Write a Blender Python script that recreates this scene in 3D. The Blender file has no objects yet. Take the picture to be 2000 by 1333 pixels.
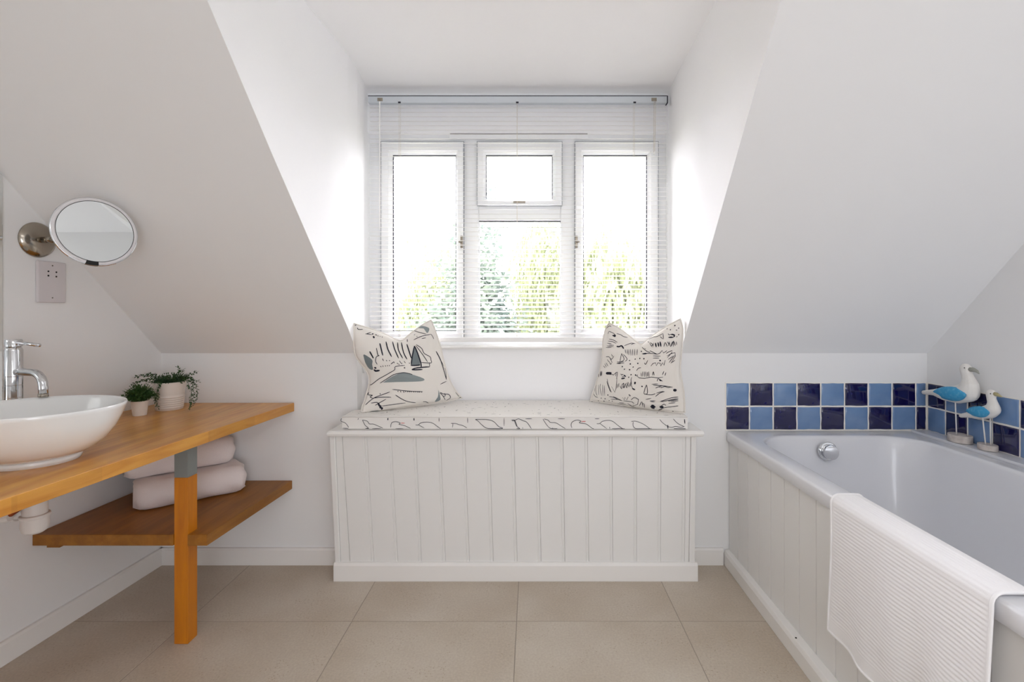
import bpy, bmesh, math, random
import numpy as np
from mathutils import Vector, Matrix
R = random.Random(7)
S = bpy.context.scene

# ------------------------------------------------------------------ camera, sky, exposure
F, VX, VY, CH = 957.0, 1040.0, 610.0, 1.13      # focal length in px, vanishing point, eye height
cd = bpy.data.cameras.new('camera'); cam = bpy.data.objects.new('camera', cd); S.collection.objects.link(cam)
cam.location = (0, 0, CH); cam.rotation_euler = (math.pi/2, 0, 0)
cd.sensor_width = 36; cd.lens = F/2000*36; cd.shift_x = -.02; cd.shift_y = -.02825; cd.clip_start = .02
S.camera = cam
S.view_settings.view_transform = 'Standard'; S.view_settings.look = 'None'
S.view_settings.gamma = 1; S.view_settings.use_curve_mapping = False
S.view_settings.exposure = 0.0
S.cycles.use_denoising = True
S.cycles.max_bounces = 14; S.cycles.diffuse_bounces = 8; S.cycles.transparent_max_bounces = 24
S.cycles.sample_clamp_indirect = 12
w = bpy.data.worlds.new('overcast_sky'); S.world = w; w.use_nodes = True
bg = w.node_tree.nodes['Background']; bg.inputs[0].default_value = (.97, .955, 1.04, 1); bg.inputs[1].default_value = 22.0

def area(name, loc, rot, sx, sy, power, col=(1, 1, 1), portal=False):
    l = bpy.data.lights.new(name, 'AREA'); l.shape = 'RECTANGLE'; l.size = sx; l.size_y = sy; l.energy = power; l.color = col
    if portal: l.cycles.is_portal = True
    o = bpy.data.objects.new(name, l); o.location = loc; o.rotation_euler = rot; S.collection.objects.link(o); return o
# sky portal at the dormer window, then two added fill lights behind the camera
area('dormer_window_portal', (-.07, 2.62, 1.5), (-math.pi/2, 0, 0), 1.5, 1.1, 1, portal=True)
area('rear_fill_light', (.85, -1.94, .80), (math.radians(106), 0, math.radians(-14)), 1.3, 1.4, 38.5, (.925, .965, 1.04))  # added fill in front of the solid rear wall, no real source
area('overhead_fill_light', (.45, -.9, 2.19), (0, 0, 0), 1.4, 1.1, 10, (.97, .98, 1.0))  # added overhead fill, brightens the room by floor bounce

# ------------------------------------------------------------------ helpers
ORG = {}
def srgb(c): return tuple(((v/255+.055)/1.055)**2.4 if v/255 > .04045 else v/255/12.92 for v in c)+(1,)
MATS = {}
def mat(name, col, rough=.5, metal=0, spec=.5, bump=None, var=None, coat=0, trans=0, emit=None, sheen=0):
    m = bpy.data.materials.new(name); m.use_nodes = True; nt = m.node_tree; b = nt.nodes['Principled BSDF']
    b.inputs['Base Color'].default_value = srgb(col); b.inputs['Roughness'].default_value = rough
    b.inputs['Metallic'].default_value = metal; b.inputs['Specular IOR Level'].default_value = spec
    b.inputs['Coat Weight'].default_value = coat; b.inputs['Coat Roughness'].default_value = .05
    b.inputs['Sheen Weight'].default_value = sheen
    tc = nt.nodes.new('ShaderNodeTexCoord')
    if bump:   # (scale, strength, distance)
        n = nt.nodes.new('ShaderNodeTexNoise'); n.inputs['Scale'].default_value = bump[0]; n.inputs['Detail'].default_value = 6
        nt.links.new(tc.outputs['Object'], n.inputs['Vector'])
        bp = nt.nodes.new('ShaderNodeBump'); bp.inputs['Strength'].default_value = bump[1]; bp.inputs['Distance'].default_value = bump[2]
        nt.links.new(n.outputs['Fac'], bp.inputs['Height']); nt.links.new(bp.outputs[0], b.inputs['Normal'])
    if var:    # (scale, other colour, low, high)
        n = nt.nodes.new('ShaderNodeTexNoise'); n.inputs['Scale'].default_value = var[0]; n.inputs['Detail'].default_value = 5
        nt.links.new(tc.outputs['Object'], n.inputs['Vector'])
        r = nt.nodes.new('ShaderNodeValToRGB'); r.color_ramp.elements[0].position = var[2]; r.color_ramp.elements[1].position = var[3]
        r.color_ramp.elements[0].color = srgb(col); r.color_ramp.elements[1].color = srgb(var[1])
        nt.links.new(n.outputs['Fac'], r.inputs[0]); nt.links.new(r.outputs[0], b.inputs['Base Color'])
    MATS[name] = m; return m

wall_m = mat('matt_white_emulsion', (237, 237, 237), .85, spec=.25, bump=(60, .05, .002))
dorm_m = mat('lightened_white_emulsion', (251, 251, 252), .85, spec=.25, bump=(60, .05, .002))  # wall white lifted, putting extra brightness into the ceiling and dormer colour
trim_m = mat('white_satin_gloss', (238, 236, 233), .38, bump=(25, .04, .002))
panel_m = mat('cream_white_panel_paint', (233, 232, 230), .42, bump=(18, .05, .002))
upvc_m = mat('white_upvc', (240, 241, 243), .3)
slat_m = mat('white_blind_slat', (244, 243, 241), .45)
rail_m = mat('pale_grey_blind_rail', (208, 214, 220), .35)
sash_shade_m = mat('grey_sash_shadow', (128, 132, 138), .6)  # colour of the shadow lines drawn round the sashes
gask_m = mat('black_rubber_gasket', (42, 42, 58), .6)
chrome_m = mat('chrome', (215, 216, 218), .06, 1)
nickel_m = mat('brushed_nickel', (168, 160, 148), .16, 1)
ceram_m = mat('white_glazed_ceramic', (240, 241, 240), .12, coat=.6)
acryl_m = mat('white_bath_acrylic', (228, 229, 233), .25, coat=.4); acryl_m.node_tree.nodes['Principled BSDF'].inputs['Coat Roughness'].default_value = .11
light_t = mat('light_blue_glaze', (104, 136, 180), .1, coat=.8, var=(14, (122, 152, 190), .4, .75))
dark_t = mat('navy_glaze', (13, 10, 66), .08, coat=.8, var=(12, (20, 20, 88), .45, .8))
grout_m = mat('off_white_grout', (244, 240, 232), .8)
fgrout_m = mat('grey_floor_grout', (160, 150, 137), .9)
pot_m = mat('cream_stoneware', (232, 224, 216), .45)
soil_m = mat('dark_soil', (45, 34, 26), .95)
leafA = mat('dark_green_leaf', (30, 62, 30), .5, var=(60, (58, 92, 46), .35, .7))
leafB = mat('mid_green_leaf', (42, 76, 34), .5, var=(60, (74, 108, 50), .35, .7))
towel_m = mat('white_terry', (236, 226, 224), .95, spec=.1, bump=(420, .6, .002), sheen=.3)
mat_m = mat('white_ribbed_cotton', (248, 247, 248), .95, spec=.1, bump=(700, .35, .001), sheen=.25)
fab_m = mat('ecru_printed_cotton', (233, 228, 221), .9, spec=.15, bump=(500, .25, .0008), sheen=.15)
seatf_m = mat('white_printed_cotton', (236, 233, 229), .9, spec=.15, bump=(500, .25, .0008))
ink_m = mat('navy_black_ink', (26, 28, 44), .85)
inkg_m = mat('grey_print', (138, 147, 148), .85)
inks_m = mat('slate_print', (118, 127, 130), .85)
red_m = mat('red_print', (205, 50, 45), .85)
steelgrey_m = mat('grey_paint', (128, 132, 130), .45)
plastic_m = mat('white_plastic', (214, 209, 211), .35)
pvc_m = mat('white_pvc', (214, 208, 204), .4)
copper_m = mat('copper_pipe', (176, 96, 62), .25, 1)
black_m = mat('gloss_black', (14, 14, 16), .15)
hole_m = mat('dark_hole', (20, 18, 18), .9)
gullw_m = mat('chalky_white_paint', (232, 229, 224), .75, bump=(120, .4, .002))
gullb_m = mat('sky_blue_paint', (62, 160, 208), .7, bump=(90, .5, .002), var=(70, (112, 190, 222), .5, .8))
beak_m = mat('ochre_beak', (176, 166, 124), .6)
beakg_m = mat('grey_beak', (160, 160, 150), .6)
gbase_m = mat('whitewashed_wood', (206, 198, 192), .7, var=(45, (178, 168, 162), .4, .7))
mirror_m = mat('mirror_glass', (236, 240, 240), .01, 1)
lawn_m = mat('lawn', (150, 152, 122), .95, var=(3, (165, 168, 140), .3, .7))
bark_m = mat('bark', (92, 80, 66), .9)
cord_m = mat('ecru_cord', (222, 214, 200), .8)

def wood(name, ca, cb, rough, stave=None):
    m = bpy.data.materials.new(name); m.use_nodes = True; nt = m.node_tree; b = nt.nodes['Principled BSDF']; L = nt.links.new
    tc = nt.nodes.new('ShaderNodeTexCoord'); mp = nt.nodes.new('ShaderNodeMapping')
    L(tc.outputs['Object'], mp.inputs['Vector']); mp.inputs['Scale'].default_value = (14, 1.6, 14) if stave else (20, 20, 1.5)
    n = nt.nodes.new('ShaderNodeTexNoise'); n.inputs['Scale'].default_value = 2.2; n.inputs['Detail'].default_value = 8; n.inputs['Distortion'].default_value = .6
    L(mp.outputs[0], n.inputs['Vector'])
    r = nt.nodes.new('ShaderNodeValToRGB'); r.color_ramp.elements[0].position = .3; r.color_ramp.elements[1].position = .72
    r.color_ramp.elements[0].color = srgb(ca); r.color_ramp.elements[1].color = srgb(cb); L(n.outputs['Fac'], r.inputs[0])
    src = r.outputs[0]
    if stave:
        sp = nt.nodes.new('ShaderNodeMapping'); L(tc.outputs['Object'], sp.inputs['Vector']); sp.inputs['Rotation'].default_value = (0, 0, math.pi/2)
        br = nt.nodes.new('ShaderNodeTexBrick'); L(sp.outputs[0], br.inputs['Vector']); br.inputs['Scale'].default_value = 1
        br.inputs['Brick Width'].default_value = .42; br.inputs['Row Height'].default_value = .042; br.inputs['Mortar Size'].default_value = .0004
        br.inputs['Color1'].default_value = (.78, .78, .78, 1); br.inputs['Color2'].default_value = (1.08, 1.06, 1.02, 1); br.inputs['Mortar'].default_value = (.75, .72, .7, 1)
        mx = nt.nodes.new('ShaderNodeMix'); mx.data_type = 'RGBA'; mx.blend_type = 'MULTIPLY'; mx.inputs[0].default_value = .55
        L(src, mx.inputs[6]); L(br.outputs['Color'], mx.inputs[7]); src = mx.outputs[2]
    L(src, b.inputs['Base Color']); b.inputs['Roughness'].default_value = rough; b.inputs['Coat Weight'].default_value = .35 if rough < .38 else .08; b.inputs['Coat Roughness'].default_value = .22
    return m
counter_m = wood('birch_butcher_block', (192, 124, 32), (224, 164, 68), .36, True)
shelf_m = wood('stained_birch_shelf', (138, 86, 14), (166, 108, 28), .5, True)
leg_m = wood('stained_pine_leg', (186, 106, 0), (210, 130, 8), .5)

def stone():
    m = bpy.data.materials.new('limestone_tile'); m.use_nodes = True; nt = m.node_tree; b = nt.nodes['Principled BSDF']; L = nt.links.new
    tc = nt.nodes.new('ShaderNodeTexCoord')
    def noise(s, d): 
        n = nt.nodes.new('ShaderNodeTexNoise'); n.inputs['Scale'].default_value = s; n.inputs['Detail'].default_value = d; L(tc.outputs['Object'], n.inputs['Vector']); return n
    n1 = noise(2.6, 5); r = nt.nodes.new('ShaderNodeValToRGB'); r.color_ramp.elements[0].position = .32; r.color_ramp.elements[1].position = .7
    r.color_ramp.elements[0].color = srgb((186, 172, 154)); r.color_ramp.elements[1].color = srgb((203, 193, 179)); L(n1.outputs['Fac'], r.inputs[0])
    v = nt.nodes.new('ShaderNodeTexVoronoi'); v.inputs['Scale'].default_value = 95; L(tc.outputs['Object'], v.inputs['Vector'])
    lt = nt.nodes.new('ShaderNodeMath'); lt.operation = 'LESS_THAN'; lt.inputs[1].default_value = .2; L(v.outputs['Distance'], lt.inputs[0])
    n2 = noise(7, 3); gt = nt.nodes.new('ShaderNodeMath'); gt.operation = 'GREATER_THAN'; gt.inputs[1].default_value = .55; L(n2.outputs['Fac'], gt.inputs[0])
    mu = nt.nodes.new('ShaderNodeMath'); mu.operation = 'MULTIPLY'; L(lt.outputs[0], mu.inputs[0]); L(gt.outputs[0], mu.inputs[1])
    mu2 = nt.nodes.new('ShaderNodeMath'); mu2.operation = 'MULTIPLY'; L(mu.outputs[0], mu2.inputs[0]); mu2.inputs[1].default_value = .5
    mx = nt.nodes.new('ShaderNodeMix'); mx.data_type = 'RGBA'; L(mu2.outputs[0], mx.inputs[0]); L(r.outputs[0], mx.inputs[6]); mx.inputs[7].default_value = srgb((158, 136, 108))
    n3 = noise(140, 4); mx2 = nt.nodes.new('ShaderNodeMix'); mx2.data_type = 'RGBA'; mx2.blend_type = 'OVERLAY'; mx2.inputs[0].default_value = .22
    L(mx.outputs[2], mx2.inputs[6]); L(n3.outputs['Fac'], mx2.inputs[7]); L(mx2.outputs[2], b.inputs['Base Color'])
    b.inputs['Roughness'].default_value = .48
    bp = nt.nodes.new('ShaderNodeBump'); bp.inputs['Strength'].default_value = .12; bp.inputs['Distance'].default_value = .002
    L(n3.outputs['Fac'], bp.inputs['Height']); L(bp.outputs[0], b.inputs['Normal']); return m
stone_m = stone()

def glass():
    m = bpy.data.materials.new('clear_window_glass'); m.use_nodes = True; nt = m.node_tree; nt.nodes.remove(nt.nodes['Principled BSDF'])
    t = nt.nodes.new('ShaderNodeBsdfTransparent'); t.inputs[0].default_value = (.985, .985, .985, 1)
    g = nt.nodes.new('ShaderNodeBsdfGlossy'); g.inputs['Roughness'].default_value = 0.02
    fr = nt.nodes.new('ShaderNodeFresnel'); fr.inputs[0].default_value = 1.45; mx = nt.nodes.new('ShaderNodeMixShader')
    nt.links.new(fr.outputs[0], mx.inputs[0]); nt.links.new(t.outputs[0], mx.inputs[1]); nt.links.new(g.outputs[0], mx.inputs[2])
    nt.links.new(mx.outputs[0], nt.nodes['Material Output'].inputs[0]); return m
glass_m = glass()

def P(px, py, d): return Vector(((px-VX)*d/F, d, CH-(py-VY)*d/F))
def PX(px, py, X):       # point on the plane x = X seen at px, py
    d = X*F/(px-VX); return Vector((X, d, CH-(py-VY)*d/F))
def PZ(px, py, z):
    d = (CH-z)*F/(py-VY); return Vector(((px-VX)*d/F, d, z))

def tag(o, label=None, cat=None, group=None, kind=None):
    if label: o['label'] = label
    if cat: o['category'] = cat
    if group: o['group'] = group
    if kind: o['kind'] = kind
    return o
def thing(name, label, cat, loc=(0, 0, 0), group=None):
    o = bpy.data.objects.new(name, None); S.collection.objects.link(o); o.location = loc; ORG[o.name] = Vector(loc)
    o.empty_display_size = .05
    return tag(o, label, cat, group)
def obj(name, vs, fs, m, parent=None, smooth=False, origin=None, bevel=0, ang=40):
    """vs in world metres; the mesh is stored around its own origin"""
    vs = [Vector(v) for v in vs]
    po = ORG[parent.name] if parent else Vector((0, 0, 0))
    if origin is None:
        if parent: org = po
        else:
            xs = [v.x for v in vs]; ys = [v.y for v in vs]; zs = [v.z for v in vs]
            org = Vector(((min(xs)+max(xs))/2, (min(ys)+max(ys))/2, min(zs)))
    else: org = Vector(origin)
    me = bpy.data.meshes.new(name); me.from_pydata([v-org for v in vs], [], fs); me.materials.append(m)
    me.validate(); 
    bm = bmesh.new(); bm.from_mesh(me); bmesh.ops.recalc_face_normals(bm, faces=bm.faces); bm.to_mesh(me); bm.free()
    if smooth:
        for p in me.polygons: p.use_smooth = True
    o = bpy.data.objects.new(name, me); S.collection.objects.link(o)
    if parent: o.parent = parent
    o.location = org-po; ORG[o.name] = org
    if bevel:
        b = o.modifiers.new('b', 'BEVEL'); b.width = bevel; b.segments = 2; b.limit_method = 'ANGLE'; b.angle_limit = math.radians(30); b.harden_normals = False
    return o
def box_vf(x0, x1, y0, y1, z0, z1, base=0):
    vs = [(x0, y0, z0), (x1, y0, z0), (x1, y1, z0), (x0, y1, z0), (x0, y0, z1), (x1, y0, z1), (x1, y1, z1), (x0, y1, z1)]
    fs = [(0, 3, 2, 1), (4, 5, 6, 7), (0, 1, 5, 4), (1, 2, 6, 5), (2, 3, 7, 6), (3, 0, 4, 7)]
    return vs, [tuple(i+base for i in f) for f in fs]
def box(name, x0, x1, y0, y1, z0, z1, m, parent=None, bevel=0):
    v, f = box_vf(min(x0, x1), max(x0, x1), min(y0, y1), max(y0, y1), min(z0, z1), max(z0, z1)); return obj(name, v, f, m, parent, bevel=bevel)
class MB:
    def __init__(s): s.v = []; s.f = []
    def add(s, v, f): n = len(s.v); s.v += [Vector(a) for a in v]; s.f += [tuple(i+n for i in q) for q in f]; return s
    def box(s, *a): v, f = box_vf(*a); return s.add(v, f)
    def build(s, name, m, parent=None, **k): return obj(name, s.v, s.f, m, parent, **k)
def prism_vf(poly, ax, a, b):
    """poly of 2D points extruded along axis ax from a to b"""
    def mk(p, t):
        return {'x': (t, p[0], p[1]), 'y': (p[0], t, p[1]), 'z': (p[0], p[1], t)}[ax]
    n = len(poly); vs = [mk(p, a) for p in poly]+[mk(p, b) for p in poly]
    fs = [tuple(range(n)), tuple(range(2*n-1, n-1, -1))]+[(i, (i+1) % n, n+(i+1) % n, n+i) for i in range(n)]
    return vs, fs
def prism(name, poly, ax, a, b, m, parent=None, **k): v, f = prism_vf(poly, ax, a, b); return obj(name, v, f, m, parent, **k)
def frame_of(t, up=Vector((0, 0, 1))):
    t = t.normalized()
    if abs(t.dot(up)) > .95: up = Vector((0, 1, 0))
    a = t.cross(up).normalized(); return a, t.cross(a).normalized()
def tube_vf(path, r, n=12, cap=True):
    path = [Vector(p) for p in path]; rs = r if isinstance(r, (list, tuple)) else [r]*len(path)
    vs = []; fs = []; a = None
    for i, p in enumerate(path):
        t = (path[min(i+1, len(path)-1)]-path[max(i-1, 0)]).normalized()
        if a is None: a, b = frame_of(t)
        else:
            a = (a-t*a.dot(t)).normalized(); b = t.cross(a)
        for k in range(n):
            q = 2*math.pi*k/n; vs.append(p+(a*math.cos(q)+b*math.sin(q))*rs[i])
    for i in range(len(path)-1):
        for k in range(n):
            fs.append((i*n+k, i*n+(k+1) % n, (i+1)*n+(k+1) % n, (i+1)*n+k))
    if cap: fs.append(tuple(range(n))); fs.append(tuple((len(path)-1)*n+k for k in range(n)))
    return vs, fs
def tube(name, path, r, m, parent=None, n=12, smooth=True, **k):
    v, f = tube_vf(path, r, n); return obj(name, v, f, m, parent, smooth=smooth, **k)
def lathe_vf(prof, c, n=48, sx=1, sy=1, axis=Vector((0, 0, 1))):
    """prof: (radius, height) list, closed with caps when the radius is 0"""
    c = Vector(c); axis = Vector(axis).normalized(); a, b = frame_of(axis) if abs(axis.z) < .99 else (Vector((1, 0, 0)), Vector((0, 1, 0)))
    vs = []; fs = []
    for r, h in prof:
        for k in range(n):
            q = 2*math.pi*k/n; vs.append(c+a*(r*sx*math.cos(q))+b*(r*sy*math.sin(q))+axis*h)
    for i in range(len(prof)-1):
        for k in range(n): fs.append((i*n+k, i*n+(k+1) % n, (i+1)*n+(k+1) % n, (i+1)*n+k))
    if prof[0][0] > 1e-6: fs.append(tuple(range(n)))
    if prof[-1][0] > 1e-6: fs.append(tuple((len(prof)-1)*n+k for k in range(n)))
    return vs, fs
def weld(o, smooth_angle=None):
    me = o.data; bm = bmesh.new(); bm.from_mesh(me); bmesh.ops.remove_doubles(bm, verts=bm.verts, dist=1e-5)
    bmesh.ops.recalc_face_normals(bm, faces=bm.faces); bm.to_mesh(me); bm.free()
    if smooth_angle: me.set_sharp_from_angle(angle=math.radians(smooth_angle))
    return o
def lathe(name, prof, c, m, parent=None, n=48, sx=1, sy=1, axis=(0, 0, 1), ang=35):
    v, f = lathe_vf(prof, c, n, sx, sy, axis); o = obj(name, v, f, m, parent, smooth=True); return weld(o, ang)
def struct(o): o['kind'] = 'structure'; return o

# ------------------------------------------------------------------ room shell
D = 2.2; KN = .945; CZ = 2.224; DW = 2.45
def wx(y): return -1.667-.0569*(D-y)          # left wall surface
RX = 1.772                                    # right wall surface
def slope_z(y): return KN+D-y
CL = [(.9, -.823), (1.23, -.817), (1.52, -.8095), (1.8, -.798), (2.08, -.784), (D, -.787), (2.33, -.803), (DW, -.824), (2.56, -.829)]
CR = [(.9, .61), (1.23, .624), (1.52, .636), (1.8, .648), (2.08, .659), (D, .662), (2.33, .669), (DW, .676), (2.56, .68)]
yb = slope_z(0)-CZ                            # where the slope meets the ceiling
CL[0] = (yb, CL[0][1]); CR[0] = (yb, CR[0][1])

fl = struct(box('floor', -2.05, 2.0, -2.1, 2.5, -.06, -.0010, fgrout_m))
xs = [-2.0, -1.863, -1.262, -.66, -.058, .54, 1.14, 1.74, 1.9]; ys = [-2.05, -1.81, -1.21, -.61, -.01, .59, 1.19, 1.79, 2.39]
for j in range(len(ys)-1):
    for i in range(1, len(xs)-1):
        a = .0013
        x0, x1, y0, y1 = max(xs[i], -1.86)+a, xs[i+1]-a, ys[j]+a, min(ys[j+1], 2.3)-a
        if x1-x0 < .05: continue
        t = obj('tile', *box_vf(x0, x1, y0, y1, -.012, R.uniform(-.0003, .0)), stone_m, fl, origin=(R.uniform(-3, 3), R.uniform(-3, 3), 0), bevel=.0012)
# knee walls
struct(prism('wall_back_left', [(wx(D)-.3, 0), (CL[5][1], 0), (CL[5][1], KN), (wx(D)-.3, KN)], 'y', D, D+.06, wall_m))
kr = struct(prism('wall_back_right', [(CR[5][1], 0), (RX+.1, 0), (RX+.1, KN), (CR[5][1], KN)], 'y', D, D+.06, wall_m))
# side walls
v, f = prism_vf([(wx(2.4), 2.4), (wx(-2.1), -2.1), (wx(-2.1)-.1, -2.1), (wx(2.4)-.1, 2.4)], 'z', 0, 2.3); struct(obj('wall_left', v, f, wall_m))
struct(box('wall_right', RX, RX+.1, -2.1, 2.4, 0, 2.3, wall_m))
# solid wall behind the camera, with a door frame added round the fill light
struct(box('wall_behind', -2.0, 1.9, -2.1, -2.0, 0, 2.3, wall_m))
dr_ = struct(thing('fill_door_1', 'white door frame added behind the camera round the fill light', None, (1.0, -1.99, 0)))
m_ = MB(); m_.box(.25, .33, -2.0, -1.965, 0, 2.0).box(1.67, 1.75, -2.0, -1.965, 0, 2.0).box(.33, 1.67, -2.0, -1.965, 1.92, 2.0).box(.33, 1.67, -2.0, -1.965, 0, .1).box(.96, 1.04, -2.0, -1.965, .1, 1.92)
m_.build('fill_door_frame', trim_m, dr_)
# slopes
def slope(name, edge, xo, right):
    pts = edge[:6]; th = .1
    yy = [p[0] for p in pts]+[D+.1]; xe = [p[1] for p in pts]+[pts[-1][1]]
    n = len(yy); vs = []
    for k in range(2):
        for y, x in zip(yy, xe):
            vs += [(x+k*(.03 if right else -.03), y+k*th*.7, slope_z(y)+k*th*.7), (xo, y+k*th*.7, slope_z(y)+k*th*.7)]
    fs = []
    for i in range(n-1):
        fs.append((2*i, 2*i+1, 2*i+3, 2*i+2)); b = 2*n; fs.append((b+2*i, b+2*i+2, b+2*i+3, b+2*i+1))
        fs.append((2*i, 2*i+2, b+2*i+2, b+2*i)); fs.append((2*i+1, b+2*i+1, b+2*i+3, 2*i+3))
    fs.append((0, 2*n, 2*n+1, 1)); e = 2*n-2; fs.append((e, e+1, 2*n+e+1, 2*n+e))
    return struct(obj(name, vs, fs, wall_m))
slope('ceiling_slope_left', CL, -2.0, False)
slope('ceiling_slope_right', CR, RX+.1, True)
# dormer cheeks
def cheek(name, edge, s):
    vs = []; fs = []; cols = []
    seq = []
    for (y, x) in edge:
        if y < D: seq.append((y, x, slope_z(y)))
        elif y == D: seq += [(y, x, KN), (y, x, 0)]
        else: seq.append((y, x, 0))
    for (y, x, z) in seq:
        o = s*.05
        vs += [(x, y, min(z, CZ)), (x, y, CZ+.02), (x+o, y, min(z+.04, CZ+.02) if z else 0), (x+o, y, CZ+.02)]
    for i in range(len(seq)-1):
        if seq[i][0] == seq[i+1][0]: continue
        a, b = 4*i, 4*i+4
        fs += [(a, b, b+1, a+1), (a+2, a+3, b+3, b+2), (a, a+2, b+2, b), (a+1, b+1, b+3, a+3)]
    e = 4*(len(seq)-1); fs += [(e, e+1, e+3, e+2)]
    o = struct(obj(name, vs, fs, dorm_m))
    return o
cheek('wall_dormer_left', CL, -1); cheek('wall_dormer_right', CR, 1)
# ceiling (main + dormer in one plane)
m_ = MB(); m_.box(-2.1, 1.9, -2.1, yb+.1, CZ, CZ+.1).box(-.9, .75, yb+.1, 2.62, CZ, CZ+.1); struct(m_.build('ceiling', dorm_m))
# dormer back wall: below the window, lintel above
SZ = .949; LZ = CH+(VY-258)*DW/F
struct(box('wall_dormer_below_window', -.86, .72, DW, DW+.12, 0, SZ, dorm_m))
struct(box('wall_dormer_lintel', -.86, .72, DW, DW+.12, LZ, CZ+.05, dorm_m))

# skirting boards
def skirt(name, poly2, a, b, ax='x'): return struct(prism(name, poly2, ax, a, b, trim_m))
sk = [(D, 0), (D-.016, 0), (D-.016, .066), (D-.011, .074), (D, .074)]
skirt('baseboard_back_left', sk, wx(D), -.86); skirt('baseboard_back_right', sk, .7, .852)
v = []; 
for y in (D, -2.0):
    X = wx(y); v += [(X, y, 0), (X+.016, y, 0), (X+.016, y, .066), (X+.011, y, .074), (X, y, .074)]
f = [(i, (i+1) % 5, 5+(i+1) % 5, 5+i) for i in range(5)]+[(0, 1, 2, 3, 4), (9, 8, 7, 6, 5)]
struct(obj('baseboard_left', v, f, trim_m))

# ------------------------------------------------------------------ window
win = struct(thing('window_1', 'white framed dormer window of three lights', None, (-.07, 2.48, SZ)))
WD = 2.485
def wxp(px): return (px-VX)*WD/F
def wzp(py): return CH-(py-VY)*WD/F
m_ = MB()
def fb(x0, x1, y0, y1, d0=WD, d1=WD+.06): m_.box(wxp(x0), wxp(x1), d0, d1, wzp(y1), wzp(y0))
fb(712, 1310, 250, 283); fb(712, 1310, 654, 676); fb(712, 748, 283, 654); fb(1282, 1310, 283, 654); fb(904, 935, 283, 654); fb(1095, 1126, 283, 654); fb(935, 1095, 401, 431)
m_.build('window_frame', upvc_m, win, bevel=.004)
def sash(x0, x1, y0, y1, gx0, gx1, gy0, gy1, opening=True):
    m = MB(); a = WD-.016; b = WD+.045
    X0, X1, Z0, Z1 = wxp(x0), wxp(x1), wzp(y1), wzp(y0); G0, G1, H0, H1 = wxp(gx0), wxp(gx1), wzp(gy1), wzp(gy0)
    # mitred frame: outer step, slope down to the glazing bead
    rings = [(X0, X1, Z0, Z1, a), (X0+.006, X1-.006, Z0+.006, Z1-.006, a-.004)]
    wv = .5
    rings.append((X0+(G0-X0)*.7, X1-(X1-G1)*.7, Z0+(H0-Z0)*.7, Z1-(Z1-H1)*.7, a-.004))
    rings.append((G0, G1, H0, H1, a+.014)); rings.append((G0, G1, H0, H1, b)); rings.append((X0, X1, Z0, Z1, b))
    vs = []; fs = []
    for (p, q, r_, s_, d) in rings: vs += [(p, d, r_), (q, d, r_), (q, d, s_), (p, d, s_)]
    n = len(rings)
    for i in range(n):
        j = (i+1) % n
        for k in range(4): fs.append((4*i+k, 4*i+(k+1) % 4, 4*j+(k+1) % 4, 4*j+k))
    sh = obj('sash', vs, fs, upvc_m, win)
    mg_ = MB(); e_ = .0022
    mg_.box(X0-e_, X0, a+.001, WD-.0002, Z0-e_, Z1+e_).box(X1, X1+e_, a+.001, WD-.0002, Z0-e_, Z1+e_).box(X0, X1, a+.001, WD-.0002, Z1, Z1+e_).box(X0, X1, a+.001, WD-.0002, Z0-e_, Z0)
    mg_.build('sash_shadow_line', sash_shade_m, sh)  # thin grey strips in place of the shade along the sash edge
    glaze(G0, G1, H0, H1, a+.02, sh)
    return sh
def glaze(G0, G1, H0, H1, d, par):
    g = .004; m = MB()
    m.box(G0, G0+g, d, d+.012, H0, H1).box(G1-g, G1, d, d+.012, H0, H1).box(G0, G1, d, d+.012, H1-g, H1).box(G0, G1, d, d+.012, H0, H0+g*.6)
    m.build('gasket', gask_m, par)
    obj('pane', *box_vf(G0, G1, d+.006, d+.010, H0, H1), glass_m, par)
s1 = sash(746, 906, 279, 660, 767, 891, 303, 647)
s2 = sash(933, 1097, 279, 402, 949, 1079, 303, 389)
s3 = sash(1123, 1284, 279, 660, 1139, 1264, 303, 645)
glaze(wxp(934), wxp(1096), wzp(657), wzp(431), WD+.012, win)
# trickle vent, handles
box('trickle_vent', wxp(878), wxp(1148), WD-.012, WD, wzp(273), wzp(262), upvc_m, win, bevel=.003)
box('vent_slot', wxp(880), wxp(1147), WD-.0125, WD-.0115, wzp(264.5), wzp(262.6), soil_m, win)
for px in (903, 1125):
    m_ = MB(); m_.box(wxp(px)-.006, wxp(px)+.006, WD-.03, WD-.018, wzp(486), wzp(462)); m_.add(*tube_vf([(wxp(px), WD-.03, wzp(474)), (wxp(px)+(-.012 if px < 1000 else .012), WD-.042, wzp(475))], .005, 8)); m_.build('window_handle', nickel_m, win, bevel=.001)
m_ = MB(); m_.box(wxp(1003), wxp(1026), WD-.03, WD-.018, wzp(399), wzp(395)); m_.build('window_handle', nickel_m, win)
v, f = prism_vf([(DW+.1, SZ-.002), (DW-.034, SZ-.002), (DW-.04, SZ+.003), (DW-.04, SZ+.009), (DW-.034, SZ+.014), (DW+.1, SZ+.014)], 'x', -.826, .672)
obj('window_sill', v, f, trim_m, win)

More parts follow.
